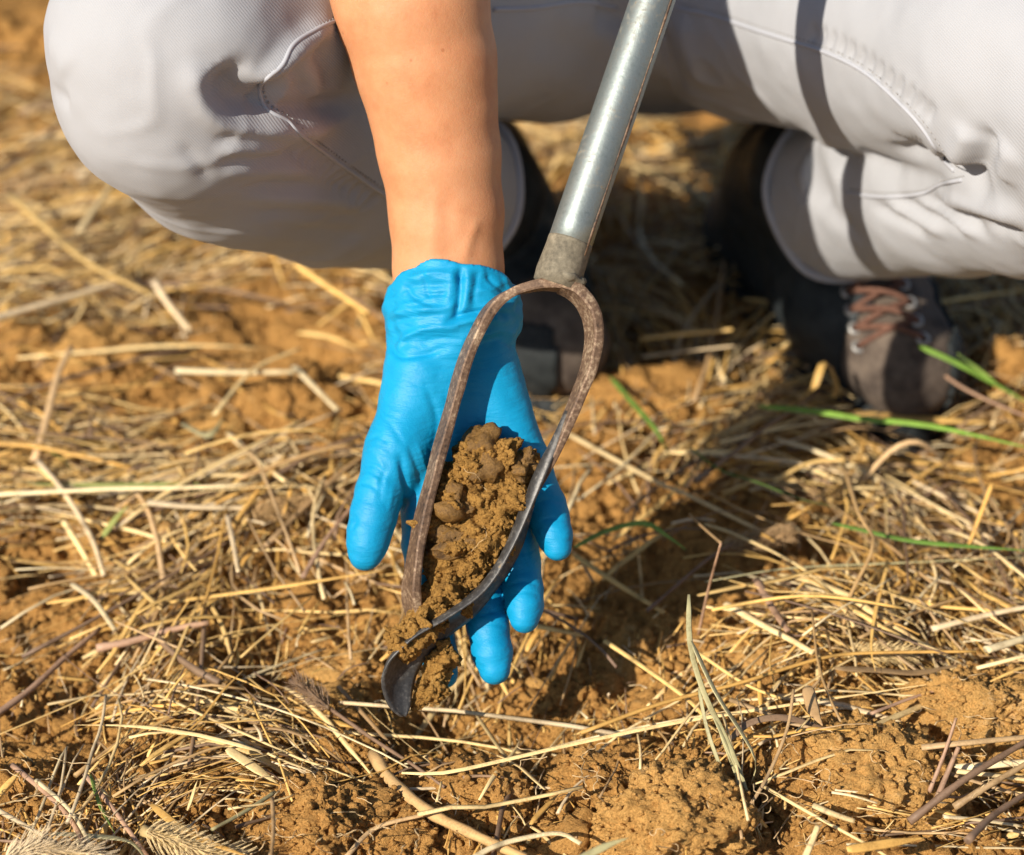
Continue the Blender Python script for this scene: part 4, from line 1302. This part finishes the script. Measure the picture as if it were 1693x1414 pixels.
put([(1503, 1359), (1593, 1290), (1693, 1228), (1720, 1210)], 0.0026, 'twig', 'brown', 'longest grey brown twig over the sandy clod', lifts=[.03, .045, .05, .05], cat='twig')
put([(1577, 1335), (1640, 1296), (1720, 1250)], 0.0024, 'twig', 'tan', 'grey twig lying parallel to the longest twig', lifts=[.03, .04, .045], cat='twig')
put([(1524, 1236), (1600, 1228), (1720, 1217)], 0.0026, S, 'tan', 'level greyish stalk across the foot of the sandy clod', lifts=[.045, .05, .05])
put([(1536, 1310), (1560, 1250), (1581, 1187)], 0.0015, 'twig', 'rose', 'thin reddish twig standing before the sandy clod', lifts=[.03, .045, .06], cat='twig')
put([(1550, 1318), (1570, 1270), (1585, 1235)], 0.0020, S, 'rose', 'short rosy stalk beside the thin reddish twig', lifts=[.03, .04, .05])
put([(1345, 1332), (1375, 1345), (1413, 1358)], 0.0024, S, 'pale', 'short pale straw stub on the slope of the crumbly clod', lifts=[.035, .035, .033])
put([(1375, 1310), (1410, 1316), (1450, 1328)], 0.0011, S, 'pale', 'tiny pale straw next to the pale stub on the clod', lifts=[.045, .045, .042])
put([(1580, 1275), (1640, 1282), (1700, 1290)], 0.0020, S, 'pale', 'pale straw lying under the grey brown twigs', lifts=[.035, .036, .036])
put([(1560, 1350), (1620, 1356), (1690, 1366)], 0.0018, S, 'pale', 'light straw lying beside the dark twig end', 0.016)
put([(1600, 1390), (1640, 1350), (1700, 1310)], 0.0026, 'twig', 'brown', 'dark twig end beside the two parallel grey twigs', 0.025, cat='twig')
put([(1330, 1420), (1345, 1385), (1352, 1365)], 0.0022, S, 'pale', 'upright pale stub standing in crumbs before the crumbly clod', 0.02)
put([(1400, 1405), (1460, 1396), (1530, 1385)], 0.0030, 'leaf', 'gold', 'yellowish flat leaf in front of the crumbly clod', 0.016)
put([(1420, 1215), (1470, 1190), (1530, 1165)], 0.0030, S, 'gold', 'stout golden straw running up to the sandy clod', 0.014)
put([(1440, 1180), (1520, 1150), (1600, 1130)], 0.0014, S, 'rose', 'reddish thin straw alongside the stout golden straw', 0.018)
put([(1335, 1135), (1345, 1175), (1360, 1200)], 0.0042, 'leaf', 'tan', 'broad papery tan leaf hanging between the golden blades', 0.016, name='dry_leaf', cat='leaf')
put([(1380, 1105), (1450, 1108), (1520, 1112), (1605, 1095)], 0.0032, 'leaf', 'tan', 'wide grey tan leaf beneath the fluffy seed head', 0.014, name='dry_leaf', cat='leaf')
# middle right
put([(1200, 999), (1258, 1032), (1311, 1060), (1345, 1080)], 0.0030, S, 'pale', 'whitish thick straw reaching out of the hand shadow', 0.014)
put([(1250, 958), (1280, 1010), (1303, 1044)], 0.0030, S, 'rose', 'pinkish thick stalk meeting the whitish straw', 0.018)
put([(1000, 1060), (1061, 1101), (1135, 1155), (1170, 1190)], 0.0020, S, 'gold', 'golden straw leaving the shaded hollow towards the tuft', 0.012)
put([(1155, 1080), (1230, 1130), (1290, 1155)], 0.0014, S, 'gold', 'short golden straw crossing under the long golden stem', 0.010)
put([(950, 918), (1020, 965), (1099, 1014)], 0.0026, S, 'gold', 'stout golden straw ending in the hand shadow', 0.016)
put([(935, 715), (1082, 795), (1134, 817), (1257, 878)], 0.0022, S, 'pale', 'long pale straw running from the little finger to the green stems', 0.018)
put([(1165, 962), (1301, 940), (1477, 931), (1720, 920)], 0.0014, 'leaf', 'sage', 'long level olive blade across the litter in front of the boot', 0.022, n=24)
put([(1070, 1010), (1200, 905), (1300, 880)], 0.0015, 'twig', 'brown', 'dim stem of the furry seed head in the hand shadow', 0.012, cat='twig')
put([(1155, 1050), (1170, 980), (1192, 898)], 0.0014, S, 'rose', 'thin reddish straw standing in the hand shadow', lifts=[.02, .05, .085])
put([(1192, 898), (1160, 870), (1140, 850)], 0.0012, S, 'tan', 'thin bent straw tip on top of the reddish straw', lifts=[.085, .075, .06])
put([(1139, 738), (1191, 777), (1257, 799), (1323, 825), (1389, 839)], 0.0032, 'blade', 'green', 'bright green stem slanting behind the pale straw', 0.036, name='grass_blade', cat='grass')
put([(1376, 865), (1433, 878), (1520, 896), (1720, 912)], 0.0026, 'blade', 'green', 'green stem lying under the leaning golden straw', 0.034, name='grass_blade', cat='grass')
put([(1255, 672), (1345, 680), (1433, 694), (1490, 698), (1564, 709), (1720, 745)], 0.0026, 'blade', 'green', 'green stem lying across the toe of the boot', 0.042, name='grass_blade', cat='grass')
put([(950, 905), (1003, 878), (1064, 865), (1104, 887), (1134, 909)], 0.0026, 'blade', 'green', 'arched pale green blade right beside the fingers', 0.034, name='grass_blade', cat='grass')
put([(1519, 572), (1583, 601), (1637, 630), (1710, 672)], 0.0026, 'blade', 'green', 'green stem in front of the boot side, longer of a fork', lifts=[.07, .065, .055, .04], name='grass_blade', cat='grass')
put([(1583, 585), (1610, 605), (1650, 635)], 0.0018, 'blade', 'green', 'shorter green stem of the fork beside the boot', lifts=[.075, .065, .055], name='grass_blade', cat='grass')
put([(1008, 622), (1045, 665), (1085, 712), (1110, 760)], 0.0022, 'blade', 'green', 'dull green blade behind the auger loop', 0.03, name='grass_blade', cat='grass')
put([(1550, 612), (1590, 640), (1640, 665), (1700, 690)], 0.0018, S, 'rose', 'reddish straw beneath the forked green stems', 0.03)
put([(1280, 795), (1340, 765), (1400, 760)], 0.0022, S, 'gold', 'bent golden straw in front of the toe of the boot', 0.022)
put([(1420, 800), (1480, 740), (1530, 735), (1580, 790)], 0.0022, 'leaf', 'tan', 'tan looping leaf in front of the boot toe', lifts=[.02, .05, .05, .02], name='dry_leaf', cat='leaf')
put([(1510, 796), (1570, 825), (1630, 853)], 0.0018, S, 'pale', 'bright whitish straw alone on the litter by the green stems', 0.024)
put([(1395, 770), (1420, 850), (1445, 900), (1400, 1000), (1395, 1090)], 0.0016, S, 'tan', 'kinked upright straw crossing the level olive blade', lifts=[.05, .06, .055, .04, .02])
put([(1640, 800), (1610, 880), (1590, 930)], 0.0018, S, 'gold', 'leaning golden straw over the lowest green stem', lifts=[.06, .04, .02])
put([(1430, 970), (1540, 1000), (1650, 1010)], 0.0020, S, 'gold', 'golden straw crossing near the level olive blade', 0.018)
put([(1420, 1055), (1520, 1010), (1600, 985)], 0.0014, S, 'tan', 'thin tan straw crossing beside the olive blade', 0.020)
put([(1540, 1040), (1640, 1015), (1720, 1000)], 0.0028, S, 'pale', 'stout pale straw a little beyond the sandy clod', 0.018)
put([(1630, 1075), (1680, 1060), (1720, 1045)], 0.0034, S, 'pale', 'short thick pale stalk touching the sandy clod', 0.020)
put([(1310, 670), (1345, 640), (1365, 600), (1395, 660)], 0.0034, 'leaf', 'gold', 'folded golden leaf touching the boot toe', lifts=[.02, .05, .06, .03], name='dry_leaf', cat='leaf')
put([(1060, 560), (1130, 552), (1212, 545)], 0.0026, S, 'gold', 'golden one of two parallel straws in the boot shadow', 0.022)
put([(1060, 590), (1140, 580), (1215, 572)], 0.0022, S, 'pale', 'pale one of two parallel straws in the boot shadow', 0.022)
# left
put([(64, 764), (110, 820), (152, 891), (172, 952)], 0.0025, S, 'pale', 'pale straw slanting over the litter beside a shorter twin', 0.022)
put([(106, 863), (132, 905), (160, 954)], 0.0025, S, 'gold', 'shorter golden straw converging with the pale slanting one', 0.018)
put([(245, 831), (320, 838), (407, 840)], 0.0032, S, 'pale', 'stout level straw along the edge of the split clod', 0.022)
put([(120, 966), (156, 994), (190, 1042)], 0.0024, S, 'pale', 'short bent straw next to the converging pair', 0.018)
put([(500, 955), (540, 890), (583, 836)], 0.0020, S, 'rose', 'thin pinkish straw pointing up at the thumb tip', 0.022)
put([(262, 998), (372, 983), (480, 968), (640, 942)], 0.0018, 'leaf', 'gold', 'long golden straw with fuzzy middle running behind the auger', 0.018, n=22)
put([(376, 852), (386, 900), (394, 946)], 0.0020, S, 'pale', 'upright pale straw at the edge of the split clod', 0.024)
put([(160, 1072), (220, 1060), (290, 1040), (345, 1030)], 0.0030, 'twig', 'rose', 'pinkish stalk beneath the upright brown stalk', 0.014, cat='twig')
put([(57, 762), (78, 690), (96, 619), (118, 574)], 0.0034, S, 'tan', 'thick tan stalk standing out from the blurred litter', lifts=[.02, .03, .035, .035])
put([(290, 613), (390, 616), (492, 615)], 0.0030, S, 'pale', 'level pale straw over dark gaps by the round clod', 0.026)
put([(487, 606), (520, 640), (558, 678)], 0.0030, S, 'pale', 'pale straw bending down from the level straw', 0.026)
put([(354, 686), (418, 612), (496, 576)], 0.0022, S, 'gold', 'golden straw crossing the level pale straw', 0.030)
put([(-20, 530), (141, 484), (198, 466)], 0.0040, S, 'pale', 'broad pale straw under the knee, nearly level', 0.03)
put([(18, 322), (142, 431), (250, 486)], 0.0042, S, 'gold', 'long broad golden straw slanting under the knee', 0.035)
put([(255, 466), (280, 505), (314, 546)], 0.0032, S, 'pale', 'short pale straw ending in a round tip under the knee', 0.03)
put([(490, 438), (545, 476), (610, 518)], 0.0030, S, 'gold', 'golden straw leading under the trouser shin', 0.03)
put([(379, 718), (420, 755), (471, 796)], 0.0028, S, 'pale', 'pale straw between the bare ochre clods', 0.024)
put([(131, 385), (160, 340), (192, 296)], 0.0036, S, 'pale', 'upright pale straw touching the lower edge of the knee', 0.035)
put([(560, 690), (552, 730), (548, 775)], 0.0022, S, 'gold', 'small golden straw beside the glove wrist', 0.024)
put([(300, 700), (345, 720), (370, 690)], 0.0030, 'leaf', 'sage', 'sage straw bent over the litter by the bare clods', 0.026, name='dry_leaf', cat='leaf')
put([(330, 800), (180, 802), (20, 800)], 0.0022, 'blade', 'dull', 'dull green stem lying level in the litter', 0.02, name='grass_blade', cat='grass')
put([(168, 890), (190, 860), (212, 835)], 0.0022, 'blade', 'dull', 'short green blade beside the converging straws', 0.022, name='grass_blade', cat='grass')
put([(80, 742), (110, 765), (118, 775)], 0.0024, 'blade', 'green', 'tiny green blade at the foot of the thick tan stalk', 0.02, name='grass_blade', cat='grass')

# straw that only its place tells apart
def random_line(px, py, length, n=9, bend=0.25):
    p = G(px, py)
    if random.random() < 0.7:      # mats of straw lie one way, then another
        a = 0.5 + 2.4 * float(vnoise(np.array([[p[0] / 0.16, p[1] / 0.16, 1.7]]), 2)[0]) + random.gauss(0, 0.35)
    else:
        a = random.uniform(0, math.pi)
    da = random.gauss(0, bend)
    pts = [p[:2]]
    st = length / (n - 1)
    for k in range(n - 1):
        pts.append(pts[-1] + st * np.array([math.cos(a), math.sin(a)]))
        a += da / (n - 1) + random.gauss(0, 0.05)
    pts = np.array(pts)
    return pts - (pts.mean(0) - p[:2])

def density(px, py):
    d = 1.0
    if py > 1120 and 560 < px < 1250: d = 0.09
    elif py > 1150 and px >= 1250: d = 0.20
    elif py > 1130 and px <= 560: d = 0.40
    elif 440 < px < 600 and 600 < py < 820: d = 0.3
    elif 950 < px < 1150 and 640 < py < 760: d = 0.3
    elif 960 < px < 1250 and 850 < py < 1150: d = 0.3
    g = G(px, py)
    q = vnoise(np.array([[g[0] / 0.085, g[1] / 0.085, 3.3]]), 4)[0]
    return d * min(1.0, max(0.05, 0.42 + 1.5 * q))
def pick_spot():
    while True:
        px, py = random.uniform(-80, 1780), random.uniform(150, 1430)
        if random.random() < density(px, py): return px, py
CLS = [('stalk', 'gold', 'golden straw stalk lying', 0.26), ('stalk', 'pale', 'pale bleached straw stalk lying', 0.20),
       ('leaf', 'gold', 'flat golden straw leaf lying', 0.26), ('stalk', 'tan', 'dull tan straw stalk lying', 0.18), ('twig', 'brown', 'dark weathered stalk lying', 0.10)]
def pick_cls():
    q = random.random()
    for c in CLS:
        q -= c[3]
        if q <= 0: return c
    return CLS[0]
for i in range(210):
    px, py = pick_spot()
    kind, colour, lab, _ = pick_cls()
    r = random.uniform(0.0007, 0.0018) * (0.75 if py > 950 else 1.1) * (1.15 if kind == 'leaf' else 1)
    ln_ = random.uniform(0.05, 0.18)
    P = settle(random_line(px, py, ln_, 10, 0.6 if random.random() < 0.25 else 0.2), random.uniform(0.002, 0.024), random.uniform(0, 0.008), r)
    V, Fc, c = straw_geo(P, r, kind, colour, 6)
    o = obj({'stalk': 'straw_stalk', 'leaf': 'straw_leaf', 'twig': 'weed_stalk'}[kind], V, Fc, M['straw'], None, True, c, True)
    size = ('long ' if ln_ > 0.13 else 'short ' if ln_ < 0.085 else '') + ('thick ' if r > 0.0015 else 'thin ' if r < 0.0010 else '')
    tag(o, size + lab + ' ' + near(px, py), 'straw', {'gold': 'loose golden straw', 'pale': 'loose pale straw', 'tan': 'loose tan straw', 'brown': 'loose dark stalks'}[colour] + (' leaves' if kind == 'leaf' else ''))

# the rest of the litter, too much to count
def litter(n, spot, lmin, lmax, rmin, rmax, liftmax, segs=6, sides=5):
    Vs, Fs, Cs = [], [], []; off = 0
    lines, meta = [], []
    for i in range(n):
        px, py = spot()
        kind, colour, _, _ = pick_cls()
        r = random.uniform(rmin, rmax) * (1.9 if kind == 'leaf' else 1)
        lines.append(random_line(px, py, lmin + (lmax - lmin) * random.random() ** 1.6, segs, 0.9 if random.random() < 0.15 else 0.22)); meta.append((kind, colour, r, random.uniform(-0.002, liftmax)))
    A = np.concatenate(lines)
    Z = ground_low(A[:, 0], A[:, 1]).reshape(n, segs)
    for ln, (kind, colour, r, lift), z in zip(lines, meta, Z):
        zz = np.maximum(z, np.linspace(z[0], z[-1], segs)) + 0.007 + lift + np.linspace(random.uniform(-.004, .006), random.uniform(-.004, .006), segs)
        V, Fc, c = straw_geo(np.column_stack([ln, zz]), r, kind, colour, sides)
        Vs.append(V); Cs.append(c)
        Fs += [tuple(v + off for v in f) for f in Fc]; off += len(V)
    return np.concatenate(Vs), Fs, np.concatenate(Cs)
def spot_all():
    return pick_spot()
def spot_wide():
    while True:
        px, py = random.uniform(-1500, 3200), random.uniform(-350, 1900)
        if not (-80 < px < 1780 and py > 420) or random.random() < 0.06: return px, py
V, Fc, c = litter(6000, spot_all, 0.012, 0.12, 0.0003, 0.0011, 0.024)
tag(obj('straw_litter', V, Fc, M['straw'], None, True, c), 'matted dry straw litter covering the ochre ground', 'straw litter', kind='stuff')
V, Fc, c = litter(1700, spot_wide, 0.05, 0.2, 0.0008, 0.0024, 0.026)
tag(obj('straw_litter', V, Fc, M['straw'], None, True, c), 'looser straw spread over the ground all around', 'straw litter', kind='stuff')
def spot_front():
    return random.uniform(-40, 1740), random.uniform(1050, 1430)
V, Fc, c = litter(1500, spot_front, 0.006, 0.03, 0.0002, 0.0008, 0.010, 5, 4)
tag(obj('straw_chaff', V, Fc, M['straw'], None, True, c), 'fine chaff and broken straw bits on the soil', 'chaff', kind='stuff')

# root threads around the clods
Vs, Fs, Cs = [], [], []; off = 0
for i in range(140):
    cx_, cy_, sx, sy = random.choice([(540, 1360, 90, 50), (1100, 1330, 150, 60), (1430, 1290, 120, 50), (60, 1320, 70, 40), (1600, 1220, 90, 60)])
    px, py = random.gauss(cx_, sx), random.gauss(cy_, sy)
    a = random.uniform(0, 6.28); P = []
    zt = random.uniform(0.02, 0.045)
    for k in range(8):
        q = G(px, min(py, 1440), zt); P.append(q)
        a += random.gauss(0, 0.7); px += 9 * math.cos(a); py += 6 * math.sin(a); zt += random.gauss(0, 0.0025)
    Vt, Ft = tube(resample(P, 16), 0.00025, 4)
    Vs.append(Vt); Fs += [tuple(v + off for v in f) for f in Ft]; off += len(Vt)
tag(obj('root_threads', np.concatenate(Vs), Fs, M['root']), 'fine pale root threads hanging out of the clods', 'roots', kind='stuff')

# bristly seed heads
def seed_head(pix, lifts, r, nb, bl, colour, label, core_dark=0.8):
    P = resample([G(p[0], p[1], l) for p, l in zip(pix, lifts)], 18)
    root = empty('seed_head', tuple(P[0]))
    tag(root, label, 'seed head', None)
    t = np.linspace(0, 1, 18)
    base = np.array(random.choice(PAL[colour]))
    R = 0.6 * r * np.sin(np.clip(t * 0.9 + 0.1, 0, 1) * math.pi) ** 0.6 + 0.0006
    nb *= 3
    V, Fc = tube(P, R, 8)
    V = V + (0.25 * r * fbm(V / 0.002, 2, 3))[:, None]
    obj('spike', V, Fc, M['straw'], root, True, np.tile(base * core_dark * np.array([.7, .66, .55]), (len(V), 1)))
    Vs, Fs, Cs = [], [], []; off = 0
    for i in range(nb):
        k = random.randrange(1, 17)
        T = P[k] - P[k - 1]; T /= np.linalg.norm(T)
        d = np.array([random.gauss(0, 1) for _ in range(3)]); d -= (d @ T) * T; d /= np.linalg.norm(d)
        dirv = d * 0.8 + T * 0.7
        q = P[k] + d * R[k] * 0.6
        l = bl * random.uniform(0.6, 1.2)
        Pq = np.array([q, q + dirv * l * 0.5, q + dirv * l + T * l * 0.15])
        Vt, Ft = tube(Pq, [0.00026, 0.0002, 0.0001], 3, cap=False)
        Vs.append(Vt); Cs.append(np.tile(base * random.uniform(.8, 1.2), (len(Vt), 1)))
        Fs += [tuple(v + off for v in f) for f in Ft]; off += len(Vt)
    tag(obj('bristles', np.concatenate(Vs), Fs, M['straw'], root, True, np.concatenate(Cs)), kind='stuff')
seed_head([(235, 1372), (290, 1390), (350, 1412), (400, 1425)], [.03, .03, .028, .025], 0.0045, 260, 0.009, 'pale', 'bristly straw coloured seed head at the end of the split golden leaf')
seed_head([(0, 1425), (60, 1405), (130, 1412), (170, 1425)], [.035, .035, .035, .03], 0.0045, 240, 0.009, 'pale', 'bristly seed head in front of the crumbly clod and pinkish straws')
seed_head([(1395, 1084), (1430, 1080), (1480, 1080), (1510, 1084)], [.03, .032, .032, .03], 0.0035, 200, 0.006, 'gold', 'fluffy golden seed head on the long stem beyond the tuft')
seed_head([(1190, 908), (1240, 895), (1290, 885), (1310, 882)], [.03, .032, .034, .035], 0.0055, 240, 0.006, 'tan', 'furry dull seed head lying in the hand shadow')
seed_head([(415, 848), (450, 842), (490, 836), (515, 830)], [.03, .03, .03, .03], 0.0055, 220, 0.006, 'tan', 'furry tan seed head lying beyond the stout level straw')
seed_head([(545, 1172), (525, 1155), (505, 1140), (488, 1128)], [.03, .032, .034, .036], 0.0032, 80, 0.007, 'brown', 'dark scaly spikelet on a wiry grey stem', 0.7)
